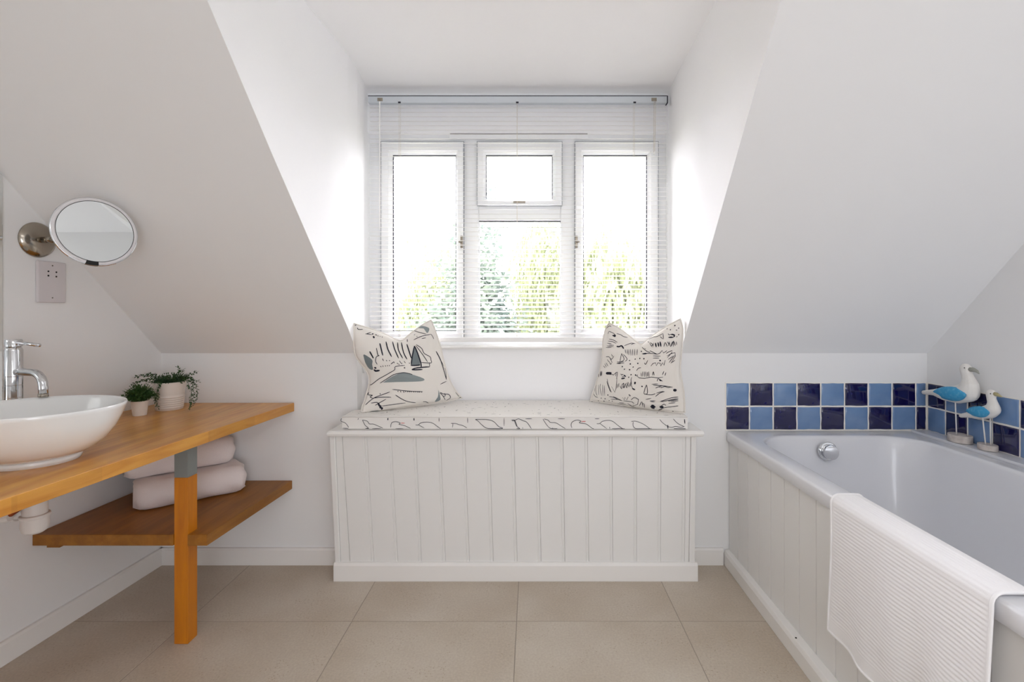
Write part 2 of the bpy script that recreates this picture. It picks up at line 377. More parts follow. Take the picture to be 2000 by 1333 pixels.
# ------------------------------------------------------------------ venetian blind
BD = 2.385
bl = thing('venetian_blind', 'white slatted blind lowered over the dormer window, slats half open', 'blind', (-.07, BD, .985))
def bx(px): return (px-VX)*BD/F
def bz(py): return CH-(py-VY)*BD/F
box('headrail', bx(720.5), bx(1302), BD-.013, BD+.016, bz(203), bz(190), rail_m, bl, bevel=.002)
box('top_channel', bx(720.5), bx(1302), BD-.0132, BD+.016, bz(190)+.0001, bz(188.8), gask_m, bl)
box('end_cap', bx(1301), bx(1303.2), BD-.014, BD+.017, bz(203.5), bz(189.5), gask_m, bl)
box('bottom_rail', bx(727), bx(1301), BD-.011, BD+.011, bz(668), bz(659), slat_m, bl, bevel=.003)
for px in (744, 1276):
    o = box('cord_lock', bx(px-5), bx(px+5), BD-.0155, BD-.012, bz(200), bz(194), nickel_m, bl)
for px in (781, 1010, 1238):
    box('cord_clip', bx(px-2), bx(px+3), BD-.015, BD-.012, bz(204), bz(201), gask_m, bl)
n = 52; z0 = bz(652); z1 = bz(211); tilt = math.radians(15); half = .0125
xa, xb = bx(722), bx(1301.5); xm = (xa+xb)/2; vs = []; fs = []
prof = [(-1, 0), (-.5, .0011), (0, .0015), (.5, .0011), (1, 0)]
for s in (0, 1):
    for xx in (xa-xm, xb-xm):
        for (t, h) in prof:
            y = t*half; z = h-s*.0004; vs.append((xx, y*math.cos(tilt)-z*math.sin(tilt), y*math.sin(tilt)+z*math.cos(tilt)))
for i in range(4):
    fs += [(i, i+1, 5+i+1, 5+i), (10+i, 15+i, 15+i+1, 10+i+1)]
for s in (0, 5): fs.append(tuple(s+i for i in range(5))+tuple(10+s+i for i in reversed(range(5))))
fs += [(0, 5, 15, 10), (4, 14, 19, 9)]
me = bpy.data.meshes.new('slat'); me.from_pydata(vs, [], fs); me.materials.append(slat_m)
for p in me.polygons: p.use_smooth = False
for i in range(n):
    o = bpy.data.objects.new('slat', me); S.collection.objects.link(o); o.parent = bl
    z = z0+(z1-z0)*i/(n-1)
    o.location = Vector((xm+.003*(1-i/(n-1)), BD, z))-ORG[bl.name]; o.rotation_euler = (R.uniform(-.012, .012), 0, 0)
for px in (781, 1010, 1238):
    for dy in (-.0135, .0135): tube('ladder_cord', [(bx(px), BD+dy, bz(203)), (bx(px), BD+dy, bz(660))], .0007, cord_m, bl, n=5)
tube('tilt_wand', [(bx(744), BD-.02, bz(202)), (bx(744.5), BD-.022, bz(450))], .0032, slat_m, bl, n=6, smooth=False)
tube('lift_cord', [(bx(1276), BD-.017, bz(200)), (bx(1275), BD-.018, bz(300))], .0012, cord_m, bl, n=5)
tube('lift_cord', [(bx(1279), BD-.017, bz(200)), (bx(1277), BD-.018, bz(298))], .0012, cord_m, bl, n=5)
lathe('cord_tassel', [(.001, .012), (.003, .008), (.004, 0), (0, 0)], (bx(1276), BD-.018, bz(304)), slat_m, bl, n=10)

# ------------------------------------------------------------------ window seat bench
BF = 2.068; bw = F/BF
def ex(px, d=BF): return (px-VX)*d/F
bench = thing('window_seat_bench', 'white tongue-and-groove window seat box beneath the dormer window', 'bench', (-.07, 2.2, 0))
zt = .608
for k in range(15):
    t0, b0 = ex(668+47.93*k), ex(684.2+46.6*k); t1, b1 = ex(668+47.93*(k+1)), ex(684.2+46.6*(k+1))
    if k == 14: t1, b1 = ex(1349), ex(1345)
    wd = 1.0
    W_ = t1-t0; sec = [(0, .006), (.0, .0022), (.002, 0), (W_-.0135, 0), (W_-.0115, .0018), (W_-.0095, 0), (W_-.0022, 0), (W_-.0005, .0022), (W_-.0005, .006)]
    if k == 14: sec = [(0, .006), (0, .0035), (.0025, 0), (W_-.0005, 0), (W_-.0005, .006)]
    sc = (b1-b0)/W_; vs = []
    for (z, o_, q) in ((.05, b0, sc), (zt, t0, 1)):
        vs += [(o_+s*q, BF+dp, z) for s, dp in sec]
        vs += [(o_+(W_-.0005)*q, BF+.014, z), (o_, BF+.014, z)]
    m2 = len(sec)+2; fs = [tuple(range(m2)), tuple(range(2*m2-1, m2-1, -1))]+[(i, (i+1) % m2, m2+(i+1) % m2, m2+i) for i in range(m2)]
    obj('panel_board', vs, fs, panel_m, bench)
# first narrow board and corner posts, sides
def quad_post(name, pt0, pt1, pb0, pb1, d0, d1, z0=.05, z1=zt, par=bench, bev=.004):
    vs = [(ex(pb0), d0, z0), (ex(pb1), d0, z0), (ex(pb1), d1, z0), (ex(pb0), d1, z0), (ex(pt0), d0, z1), (ex(pt1), d0, z1), (ex(pt1), d1, z1), (ex(pt0), d1, z1)]
    return obj(name, vs, box_vf(0, 1, 0, 1, 0, 1)[1], panel_m, par, bevel=bev)
quad_post('panel_board', 655.3, 667.6, 666.3, 683.8, BF, BF+.014, bev=.001)
quad_post('corner_bead', 643.5, 655, 655.5, 666, BF-.006, BF+.012)
quad_post('corner_bead', 1349.4, 1360, 1345.4, 1357, BF-.003, BF+.012)
quad_post('side_panel', 644.5, 650, 656.5, 662, BF+.012, 2.199, bev=0)
quad_post('side_panel', 1353, 1359, 1350, 1356, BF+.012, 2.199, bev=0)
v, f = prism_vf([(2.199, 0), (2.052, 0), (2.052, .066), (2.060, .076), (2.199, .076)], 'x', ex(651, 2.052), ex(1363.5, 2.052)); obj('skirting', v, f, trim_m, bench, bevel=.0015)
# top board with a bullnose front and ends, running back into the recess
prof = [(0, .0), (.004, -.004), (.006, -.012), (.004, -.020), (0, -.024)]
xl, xr, yf = -.857, .716, 2.040
def ring(o, z):  # outline of the board
    return [(xl-o, 2.199, z), (xl-o, yf-o, z), (xr+o, yf-o, z), (xr+o, 2.199, z), (CR[5][1]-.002, 2.199, z), (.672, 2.447, z), (-.820, 2.447, z), (CL[5][1]+.002, 2.199, z)]
vs = []; fs = []
for i, (o, dz) in enumerate(prof): vs += ring(o-.006, .633+dz)
for i in range(4):
    for k in range(8): fs.append((8*i+k, 8*i+(k+1) % 8, 8*i+8+(k+1) % 8, 8*i+8+k))
fs += [tuple(range(8)), tuple(range(39, 31, -1))]
tb = obj('top_board', vs, fs, trim_m, bench)

# seat cushion
ZC = .691; CF = 2.068
sc_ = thing('seat_cushion', 'long thin white seat cushion printed with outlined birds, on the window seat', 'cushion', (-.07, 2.2, .633))
cl, cr = ex(668, CF), ex(1343, CF)
def cring(o, z):
    return [(cl+o, 2.197, z), (cl+o, CF+o, z), (cr-o, CF+o, z), (cr-o, 2.197, z), (.655-o, 2.205, z), (.667-o, 2.44, z), (-.815+o, 2.44, z), (-.780+o, 2.205, z)]
vs = []; fs = []
lv = [(.004, .634), (0, .638), (0, ZC-.006), (.002, ZC-.001), (.007, ZC)]
for o, z in lv: vs += cring(o, z)
for i in range(4):
    for k in range(8): fs.append((8*i+k, 8*i+(k+1) % 8, 8*i+8+(k+1) % 8, 8*i+8+k))
fs += [tuple(range(8)), tuple(range(39, 31, -1))]
obj('cover', vs, fs, seatf_m, sc_)
pth = [Vector(p) for p in cring(.001, ZC-.004)[:4]]
tube('piping', pth, .0022, seatf_m, sc_, n=6)
def ribbon_vf(pts, nrm, width, taper=True):
    vs = []; fs = []; n = len(pts)
    for i, p in enumerate(pts):
        t = pts[min(i+1, n-1)]-pts[max(i-1, 0)]
        if t.length < 1e-9: t = Vector((1, 0, 0))
        s = t.normalized().cross(nrm[i]).normalized(); w_ = width*(.55 if taper and i in (0, n-1) else 1)*.5
        vs += [p+s*w_, p-s*w_]
    for i in range(n-1): fs.append((2*i, 2*i+1, 2*i+3, 2*i+2))
    return vs, fs
def smooth_line(pts, sub=4):
    """Catmull-Rom through 2D points"""
    if len(pts) < 3: 
        a, b = pts[0], pts[-1]; return [(a[0]+(b[0]-a[0])*t/3, a[1]+(b[1]-a[1])*t/3) for t in range(4)]
    out = []
    for i in range(len(pts)-1):
        p0 = pts[max(i-1, 0)]; p1 = pts[i]; p2 = pts[i+1]; p3 = pts[min(i+2, len(pts)-1)]
        for k in range(sub):
            t = k/sub; q = []
            for c in (0, 1):
                q.append(.5*(2*p1[c]+(p2[c]-p0[c])*t+(2*p0[c]-5*p1[c]+4*p2[c]-p3[c])*t*t+(3*p1[c]-p0[c]-3*p2[c]+p3[c])*t**3))
            out.append(tuple(q))
    out.append(pts[-1]); return out
SA = """195,250 190,280 235,300 270,345|410,268 425,300 440,325 470,350 440,355|410,268 460,280 480,308 520,310 560,325 620,352|700,345 705,310 720,290 760,285 800,300 785,312 840,325 905,355|955,318 985,318 1010,298 1070,290 1130,300 1180,335 1215,358|985,318 1045,350|1320,303 1370,305 1400,315 1440,325 1485,350|1340,305 1335,345|1570,262 1620,262 1700,265 1760,285 1810,335 1850,355 1700,355 1640,320 1600,280 1570,262|1940,270 1975,272 2000,330|1197,247 1197,285|1490,245 1492,298|1866,248 1866,330|370,250 362,265|440,355 480,356|510,357 600,354|750,357 830,357|205,352 265,354"""
SB = """0,268 25,268 65,249 110,268 150,285 195,350|25,268 45,320 80,350 45,353|310,250 330,285 370,335 410,350 455,352|320,250 360,262 385,285 440,290 490,320 535,348|600,340 592,310 605,280 650,262 690,272 675,290 740,300 790,335 820,355|848,298 880,296 905,275 960,265 1010,275 1060,315 1115,352|880,296 950,348|978,330 980,350|1000,352 1080,345 1130,355|1195,275 1240,273 1300,295 1350,325 1385,353|1215,280 1212,315 1235,345 1300,352 1400,355|1480,255 1510,290 1560,325 1600,335 1640,325 1690,335 1728,325|1615,249 1660,295 1720,325|1620,357 1680,355 1740,348|107,335 107,350|405,338 407,350|135,249 200,249|460,249 530,249|830,249 875,249"""
m_ = MB()
def front_pt(x, y): p = P(x, y, CF-.0012); p.z = min(max(p.z, .638), ZC-.004); return p
def strokes_front(txt, ox, sc, w):
    for s in txt.split('|'):
        q = smooth_line([tuple(map(float, a.split(','))) for a in s.split()])
        pts = [front_pt(ox+x*sc, 770+y*sc) for x, y in q]
        m_.add(*ribbon_vf(pts, [Vector((0, -1, 0))]*len(pts), w))
strokes_front(SA, 630, .19, .0021); strokes_front(SB, 1000, .195, .0021)
strokes_front('672,248 670,270|940,248 940,275', 630, .19, .0042); strokes_front('1560,310 1562,352|1728,252 1732,298', 1000, .195, .0038)
RT = random.Random(3)
for i in range(240):   # small marks over the top of the cushion
    x = RT.uniform(-.79, .64); y = RT.uniform(2.08, 2.43); a = RT.uniform(0, 3.14); l = RT.choice([.002, .003, .004, .009])
    if y > 2.19: x = max(min(x, .62), -.75)
    p = Vector((x, y, ZC+.0009)); dv = Vector((math.cos(a), math.sin(a), 0))*l
    m_.add(*ribbon_vf([p-dv, p, p+dv], [Vector((0, 0, 1))]*3, RT.choice([.0018, .003])))
m_.build('printed_lines', ink_m, sc_)['kind'] = 'stuff'
for a_ in (('805,300 845,300', 630, .19, .0025), ('695,277 738,276', 1000, .195, .0025)):
    m_ = MB(); strokes_front(*a_); m_.build('printed_beak', red_m, sc_)

# ------------------------------------------------------------------ printed scatter cushions
def resample(pts, n):
    pts = [Vector(p) for p in pts]; L = [0]
    for a, b in zip(pts, pts[1:]): L.append(L[-1]+(b-a).length)
    out = []
    for i in range(n+1):
        s = L[-1]*i/n; k = 0
        while k < len(L)-2 and L[k+1] < s: k += 1
        t = (s-L[k])/max(L[k+1]-L[k], 1e-9); out.append(pts[k].lerp(pts[k+1], t))
    return out
def pillow(name, label, corners, edges, dip_u, thick, strokes, patches, fatline, grp, patch_mats=None):
    BL, BR, TL = corners
    nrm = (BR-BL).cross(TL-BL).normalized()
    if nrm.y > 0: nrm = -nrm
    eye = Vector((0, 0, CH))
    def onplane(px, py):
        r = P(px, py, 1.0)-eye; t = (BL-eye).dot(nrm)/r.dot(nrm); return eye+r*t
    N = 48
    B_, T_, L_, R_ = [resample([onplane(*p) for p in smooth_line(e, 5)], N) for e in edges]
    def base(i, j):
        u, v = i/N, j/N
        return (B_[i]*(1-v)+T_[i]*v+L_[j]*(1-u)+R_[j]*u-(B_[0]*(1-u)*(1-v)+B_[N]*u*(1-v)+T_[0]*(1-u)*v+T_[N]*u*v))
    def th(u, v):
        a = max(0, 1-(2*u-1)**2)**.62*max(0, 1-(2*v-1)**2)**.62
        cr = math.exp(-((u-dip_u)/.13)**2)*max(0, v-.25)*.55
        wr = .035*math.sin(9*u+4*v)*math.sin(7*v-3*u+1)+.02*math.sin(17*u-9*v)
        return thick*a*(1-cr)+thick*wr*a
    org = Vector((BL+BR)/2)
    root = thing(name, label, 'pillow', (org.x, org.y, ZC), grp)
    vs = []; fs = []; front = {}
    for side in (1, -1):
        for i in range(N+1):
            for j in range(N+1):
                k = 1 if side > 0 else .75
                p = base(i, j)+nrm*side*th(i/N, j/N)*k
                if side < 0:
                    # the back of the cushion settles against the wall
                    p.y = min(p.y, DW-.004)
                if p.z > .96: p.y = min(p.y, BD-.018)
                lim_l = -.782; lim_r = .658
                p.x = min(max(p.x, -.80 if p.y > 2.25 else lim_l), .664 if p.y > 2.2 else lim_r); p.z = max(p.z, ZC+.001)
                front[(side, i, j)] = len(vs); vs.append(p)
    for side in (1, -1):
        for i in range(N):
            for j in range(N):
                a = [front[(side, i, j)], front[(side, i+1, j)], front[(side, i+1, j+1)], front[(side, i, j+1)]]
                fs.append(tuple(a if side > 0 else a[::-1]))
    o = obj('cover', vs, fs, fab_m, root, smooth=True); weld(o)
    G = np.array([[list(vs[front[(1, i, j)]]) for j in range(N+1)] for i in range(N+1)])
    up = 4
    M = N*up; idx = np.linspace(0, N, M+1); i0 = np.minimum(idx.astype(int), N-1); fr = (idx-i0)
    G1 = G[i0]*(1-fr)[:, None, None]+G[i0+1]*fr[:, None, None]
    G2 = G1[:, i0]*(1-fr)[None, :, None]+G1[:, i0+1]*fr[None, :, None]
    PXs = VX+F*G2[..., 0]/G2[..., 1]; PYs = VY-F*(G2[..., 2]-CH)/G2[..., 1]
    du = np.gradient(G2, axis=0); dv = np.gradient(G2, axis=1); NN = np.cross(du, dv); NN /= np.linalg.norm(NN, axis=2, keepdims=True)+1e-12
    if NN[M//2, M//2, 1] > 0: NN = -NN
    def surf(x, y, lift=.0009):
        q = np.argmin((PXs-x)**2+(PYs-y)**2); a, b = divmod(q, M+1)
        # first order correction inside the cell
        a2 = min(max(a, 1), M-1); b2 = min(max(b, 1), M-1)
        J = np.array([[(PXs[a2+1, b2]-PXs[a2-1, b2])/2, (PXs[a2, b2+1]-PXs[a2, b2-1])/2], [(PYs[a2+1, b2]-PYs[a2-1, b2])/2, (PYs[a2, b2+1]-PYs[a2, b2-1])/2]])
        try: e = np.linalg.solve(J, [x-PXs[a, b], y-PYs[a, b]])
        except Exception: e = np.zeros(2)
        e = np.clip(e, -.7, .7)
        p = G2[a, b]+du[a2, b2]*e[0]+dv[a2, b2]*e[1]; nn = Vector(NN[a, b]); return Vector(p)+nn*lift, nn
    def run(txt, m, w):
        for s in txt.split('|'):
            s = s.strip()
            if not s: continue
            q = [tuple(map(float, a.split(','))) for a in s.split()]
            q = smooth_line([(fatline[0]+x*fatline[2], fatline[1]+y*fatline[2]) for x, y in q], 3) if len(q) < 5 or fatline is Lc else [(fatline[0]+x*fatline[2], fatline[1]+y*fatline[2]) for x, y in q]
            pn = [surf(x, y) for x, y in q]
            m.add(*ribbon_vf([p for p, _ in pn], [n_ for _, n_ in pn], w*1.6))
    mm = MB()
    for w, txt in strokes: run(txt, mm, w)
    mm.build('printed_lines', ink_m, root)['kind'] = 'stuff'
    for pi, poly in enumerate(patches):
        mp = MB(); q = [tuple(map(float, a.split(','))) for a in poly[1].split()]
        q = smooth_line(q+[q[0]], 3)[:-1]; cx = sum(a for a, _ in q)/len(q); cy = sum(b for _, b in q)/len(q)
        rg = []
        for t in (0.02, .3, .55, .8, 1):
            rg.append([surf(fatline[0]+(cx+(a-cx)*t)*fatline[2], fatline[1]+(cy+(b-cy)*t)*fatline[2], .0006)[0] for a, b in q])
        n_ = len(q); vs2 = [p for r_ in rg for p in r_]; fs2 = [tuple(range(n_))]
        for a in range(4):
            for b in range(n_): fs2.append((a*n_+b, a*n_+(b+1) % n_, (a+1)*n_+(b+1) % n_, (a+1)*n_+b))
        mp.add(vs2, fs2); mp.build('printed_patch', poly[0], root)
    pip = B_[:-1]+R_[:-1]+T_[::-1][:-1]+L_[::-1]
    pip = [Vector((min(max(p.x, -.782 if p.y < 2.25 else -.8), .66), min(p.y, BD-.018 if p.z > .96 else DW-.006), max(p.z, ZC+.004))) for p in pip]
    tube('piping', pip, .0032, fab_m, root, n=6)
    return root
Lc = (670, 610, .165)
E_L = [[(705.5, 807), (741, 805), (802, 795), (868, 785), (902.6, 778)],
       [(690.6, 632), (719.5, 641), (752.5, 653), (772, 663), (785.5, 665), (802, 651), (827, 633), (841.6, 625)],
       [(705.5, 807), (707, 797), (714, 775), (721, 745), (716, 725), (701, 706), (693, 690), (690, 659), (690.6, 632)],
       [(902.6, 778), (891, 765), (878, 742), (868, 709), (860, 676), (848, 640), (841.6, 625)]]
st_L = [(.0034, """435,370 450,430 470,515|508,350 530,440 575,530|585,350 610,440 657,548|645,360 655,450 705,548|690,360 715,480 757,560|755,380 780,460 808,548|315,465 340,510 360,548|845,400 880,480 920,600 925,650|800,632 860,632 915,626|812,682 880,660 1025,648|812,682 850,684 940,680|845,400 820,520 806,626|1100,465 1150,560 1190,680 1222,800"""),
        (.0019, """395,425 405,480 415,510 430,515|430,515 395,530 385,580 405,620|465,550 480,580|510,568 520,582|545,570 555,580|440,640 455,650|470,632 475,650|500,630 505,645|525,628 528,642|548,628 550,640|575,612 600,590 605,605|565,618 590,596|640,600 645,620|665,575 690,610 700,605|720,580 738,605|655,610 665,628|780,600 790,612|735,655 720,660 735,668|730,632 620,645 612,682 560,715 500,750 420,795 350,850 320,865|437,843 520,790 600,740 680,722 730,718 820,738|860,395 940,500 1000,590|865,385 930,430 960,490 1030,530 1040,570 1045,600 1000,602 925,598|1020,605 1025,645|1190,640 1150,560|1222,820 1150,855|1200,660 1215,700 1222,800|583,915 700,928 820,938 942,940|650,930 650,945|680,932 685,950|715,934 722,955|738,934 742,948|765,936 765,950|785,936 788,950|805,938 808,950|835,940 838,952|860,940 862,950|885,940 888,955|905,942 910,955|930,942 932,955|620,980 680,1020 740,1050 800,1065 860,1070|945,1060 980,1062 1010,1075|265,1100 320,1050 380,1010 460,980 555,945|350,1020 450,1008 570,1008|285,985 305,950 300,980 350,985 320,1005 350,1020|440,960 438,978|330,1078 400,1068 420,1090|380,1105 420,1080 510,1030|460,1112 560,1098 740,1075|330,240 270,262|265,258 340,268|385,262 390,275 400,270|410,275 415,290|435,285 440,292|460,290 466,302|160,150 130,165|150,140 185,150|185,150 240,165 330,190 400,215|170,185 180,205 235,205|330,190 470,245|835,220 900,240 985,262|835,330 920,290 1040,262|1040,262 1060,290 1072,320|840,270 852,268|870,290 880,286|760,320 762,355|930,315 980,305|1145,955 1180,990 1210,1040|1150,950 1190,970 1250,975 1270,1015 1220,1045|1200,960 1210,990 1180,1000|1330,950 1370,1000|1350,1030 1400,1010 1410,1030 1350,1035"""),
        (.005, """345,255 355,265|358,285 368,310|370,655 395,665|375,700 435,690|365,680 390,700|415,1075 432,1110 445,1110 440,1130 462,1135 455,1155""")]
pa_L = [(inks_m, "240,510 260,505 345,565 345,620 355,680 310,670 265,600"), (inkg_m, "470,835 560,775 640,735 720,718 800,735 950,785 945,815 820,825 640,828"),
        (inks_m, "847,405 825,510 808,622 860,628 912,622 890,510"), (inkg_m, "865,190 910,165 960,168 1010,185 1020,210 995,250 960,200 920,185"),
        (inkg_m, "1130,920 1145,980 1150,1040 1085,1062 1115,1020 1128,970"), (inkg_m, "290,1188 340,1172 415,1165 412,1180 350,1190")]
BLp = P(705.5, 807, 2.135); BRp = P(902.6, 778, 2.365); TLp = P(690.6, 632, 2.15)
pillow('scatter_pillow', 'white square pillow printed with a grey-sailed boat and grey hills, chopped top', (BLp, BRp, TLp), E_L, .58, .062, st_L, pa_L, Lc, 'printed pillows on the window seat')
Rc = (1140, 610, .165)
E_R = [[(1153, 783), (1195, 789), (1239, 796.5), (1290, 803), (1338, 807)],
       [(1189, 631), (1204, 638), (1219, 648), (1235, 661), (1246, 670), (1255, 672), (1272, 658), (1305, 636), (1329, 623)],
       [(1153, 783), (1160, 762), (1171, 725), (1177, 689), (1178, 664), (1183, 643), (1189, 631)],
       [(1338, 807), (1336, 767), (1329, 725), (1331, 692), (1334, 646), (1329, 623)]]
st_R = [(.0017, """270,190 310,165 325,175|290,260 300,230 330,240 370,260|390,255 440,270 470,290 520,300|300,320 350,330 400,360|290,345 340,350 385,372|280,370 330,375|300,390 360,395|275,400 355,410|265,420 330,420|480,400 560,370 610,375|560,385 600,370|490,440 500,490|515,440 520,500|535,440 535,510|555,440 560,515|580,440 582,515|605,440 605,515|635,440 630,510|690,415 740,460 790,480|690,495 780,488 870,500|720,430 800,465 830,480 870,500 900,490 930,455 945,485 975,465 985,455|820,520 910,522|820,545 895,545|795,640 820,610 850,600 860,635 880,600 905,605 910,640 935,600 950,630 965,570|975,490 1010,470 1050,455|985,520 1040,490 1080,480 1085,520 1040,590|1000,560 1060,520|990,540 1050,470|1010,600 1075,510|1030,605 1080,570|450,490 435,560 430,610|450,490 480,560 440,590|470,500 515,555 490,585|395,590 480,590|390,608 440,610|480,605 400,602|265,530 300,530 330,560 360,520|280,560 300,590|310,540 340,600|330,500 345,530|250,610 270,650|265,600 290,640|235,635 255,660|300,580 320,620 330,600|720,600 735,620 760,570|625,695 650,665 680,660|680,720 685,765|700,705 700,765|720,705 722,768|735,705 742,770|755,710 755,765|770,705 775,770|815,750 825,705 835,750|950,700 930,745|975,715 960,755|620,750 660,780 720,785 800,770 880,780 940,770|640,740 630,760|870,820 880,790 905,800 935,820|805,855 880,850|820,865 900,870 960,875 1050,890|850,900 900,880 940,870|880,885 920,895 960,880 1000,895 1050,885|745,860 725,910 712,965|745,860 755,920 750,970 712,965|715,970 800,980 850,965|850,1000 900,960 960,940|860,960 945,935|280,790 290,850 320,930 330,950|275,820 300,900 320,945|330,880 370,950 385,900 390,850 395,780|400,850 400,900|420,840 410,890|430,870 450,910 455,850|460,860 475,840 470,900 500,840|480,900 495,850 510,900 520,830|510,840 540,890|530,830 550,880 560,820|570,770 560,800 565,870 580,900 605,915|150,860 145,920 150,970|175,860 180,980|200,850 195,900 215,990|225,860 230,990|245,870 250,990|130,860 130,940|440,730 450,745 470,735|450,770 480,760|355,745 400,710 390,790|360,745 330,735|385,720 380,760|300,1000 360,1010 410,1040|320,1030 400,1035 460,1050|350,1000 440,1040|460,1010 480,1040 490,1010 510,1040 530,1000|540,970 550,1000|530,980 560,990|470,1050 560,1060 600,1080|560,1040 600,1010 630,1020 650,1040|580,1060 590,1110 640,1090 650,1030 600,1020|660,1110 690,1060 700,1120|690,1090 715,1085 720,1130|420,1070 480,1075|400,1085 500,1090|520,1080 570,1110|540,1100 600,1120|560,1120 620,1130|735,1035 800,1020|785,1050 850,1050|790,1060 840,1065|905,1060 960,1040 1040,1015 1120,1005|920,1060 1000,1045 1120,1022|1000,1055 1050,1045 1120,1035|1005,1080 1085,1072|1030,1060 1120,1050|890,1155 960,1130 1050,1120 1120,1110|920,1110 950,1090 975,1105|880,1165 930,1150|800,400 820,390 790,360|780,365 810,415|825,365 820,415|950,410 965,360 990,410|1000,400 1015,355|1010,350 1030,410 1050,350|1040,400 1065,340 1060,410|1070,350 1085,400|1095,350 1100,390|990,350 1010,380|770,325 830,295 870,290 940,255|905,290 940,320|940,255 945,320|760,350 775,360|1000,255 1010,270 1030,265 1050,265|1070,290 1055,300 1000,300|120,970 140,1000 170,1010|150,960 160,990"""),
        (.0040, """680,470 690,462|850,365 860,415|880,360 890,410|905,350 915,410|1035,265 1070,270 1070,295|1005,300 1060,298|390,405 420,410 450,400 475,435|700,495 750,490|1075,155 1085,165|1100,210 1098,218|985,198 992,200|1022,208 1032,212|1120,190 1128,192|1120,265 1128,270|1100,290 1106,292|540,570 546,578|605,555 615,560|660,548 672,552|712,545 716,560|548,608 556,622|635,605 648,612|455,640 462,652|582,648 590,655|480,672 486,682|542,675 546,690|556,738 566,745|530,768 538,775|612,738 618,755|180,715 180,770|200,700 200,760|215,700 212,755|475,745 500,765|445,790 490,780|685,875 698,885|575,905 610,920|605,830 608,850|600,848 618,832|340,275 378,292|285,975 290,988|205,1015 212,1022|250,1020 258,1030|172,1045 178,1052|235,1050 248,1058|300,1045 306,1050|335,1050 342,1056|85,1055 110,1068|270,1075 275,1082|1052,1170 1062,1180|895,800 920,815|895,575 915,572"""),
        (.0075, """265,725 310,725 330,730|355,270 378,290|1060,925 1100,925|790,1120 850,1120|800,1130 840,1135|800,1108 838,1110|945,1120 900,1125|600,838 616,842""")]
BRq = P(1338, 807, 2.105); BLq = P(1153, 783, 2.365); TRq = P(1329, 623, 2.14)
TLq = P(1189, 631, 2.40)
pillow('scatter_pillow', 'white square pillow covered in small black ink sketches and dots, chopped top', (BLq, BRq, BLq+(TRq-BRq)), E_R, .52, .06, st_R, [], Rc, 'printed pillows on the window seat')

# ------------------------------------------------------------------ tiled splashback
def splash(name, label, par_loc):
    return thing(name, label, 'tiles', par_loc)
def tile_mesh(w_, h_, rr):
    """a slightly wavy pillowed tile, local: x across, z up, front towards -y"""
    n = 4; out = []
    j = lambda: rr.uniform(-.0011, .0011)
    loop = []
    for i in range(n): loop.append((w_*i/n, 0+(j() if i else 0)))
    for i in range(n): loop.append((w_+(j() if i else 0), h_*i/n))
    for i in range(n): loop.append((w_-w_*i/n, h_+(j() if i else 0)))
    for i in range(n): loop.append((0+(j() if i else 0), h_-h_*i/n))
    vs = []; m = len(loop); cx, cz = w_/2, h_/2
    for s, dp in ((1, 0), (1, .0012), (.965, .0026), (.88, .0032)):
        vs += [(cx+(a-cx)*s, -dp, cz+(b-cz)*s) for a, b in loop]
    fs = [tuple(3*m+i for i in range(m))]
    for r_ in range(3):
        for i in range(m): fs.append((r_*m+i, r_*m+(i+1) % m, (r_+1)*m+(i+1) % m, (r_+1)*m+i))
    return vs, fs
rr = random.Random(5)
sb = struct(box('trim_1', (1416-VX)*D/F, RX, D-.004, D, .598, .8135, grout_m)) 
sb['label'] = 'blue chequered tile band on the wall at the foot of the bath'
sr = struct(box('trim_2', RX-.004, RX, .45, D-.004, .598, .8135, grout_m))
pitch = .1065; x0 = (1418-VX)*D/F
for row in (0, 1):
    z = .6045+row*pitch
    for k in range(9):
        w_ = .0995 if k < 8 else .0395
        v, f = tile_mesh(w_, .0995, rr); o0 = Vector((x0+k*pitch, D-.004, z))
        o = obj('tile', [Vector(a)+o0 for a in v], f, light_t if (k+row) % 2 else dark_t, sb, smooth=True, origin=o0); o.data.set_sharp_from_angle(angle=math.radians(50))
    y = D-.012
    for k in range(16):
        w_ = .088 if k == 0 else .0995
        v, f = tile_mesh(w_, .0995, rr); o0 = Vector((RX-.004, y, z))
        o = obj('tile', [Vector((a[1], -a[0], a[2]))+o0 for a in v], f, dark_t if (k+row) % 2 else light_t, sr, smooth=True, origin=o0); o.data.set_sharp_from_angle(angle=math.radians(50))
        y -= w_+.007

# ------------------------------------------------------------------ bath
def rrect(x0, x1, y0, y1, r, z, m=8, e=10):
    """rounded rectangle loop, same number of points whatever the radius"""
    out = []
    cs = [(x1-r, y1-r, 0), (x0+r, y1-r, 90), (x0+r, y0+r, 180), (x1-r, y0+r, 270)]
    for i, (cx, cy, a0) in enumerate(cs):
        for k in range(m+1):
            a = math.radians(a0+90*k/m); out.append((cx+r*math.cos(a), cy+r*math.sin(a), z))
        nx, ny, na = cs[(i+1) % 4]; p = out[-1]; a = math.radians(na); q = (nx+r*math.cos(a), ny+r*math.sin(a), z)
        for k in range(1, e): out.append(tuple(p[c]+(q[c]-p[c])*k/e for c in range(3)))
    return out
bath = thing('bathtub', 'white built-in bathtub with glossy rim and chrome overflow', 'bathtub', (1.28, 1.35, 0))
bx0, bx1, by0, by1, bzr = .868, 1.694, .47, 2.198, .597
ix0, ix1, iy0, iy1 = .938, 1.632, .60, 2.118
loops = [rrect(bx0+.004, bx1, by0, by1, .01, bzr-.046), rrect(bx0, bx1, by0, by1, .012, bzr-.043), rrect(bx0, bx1, by0, by1, .012, bzr-.009),
         rrect(bx0+.003, bx1-.003, by0+.003, by1-.003, .014, bzr-.003), rrect(bx0+.01, bx1-.01, by0+.01, by1-.01, .016, bzr)]
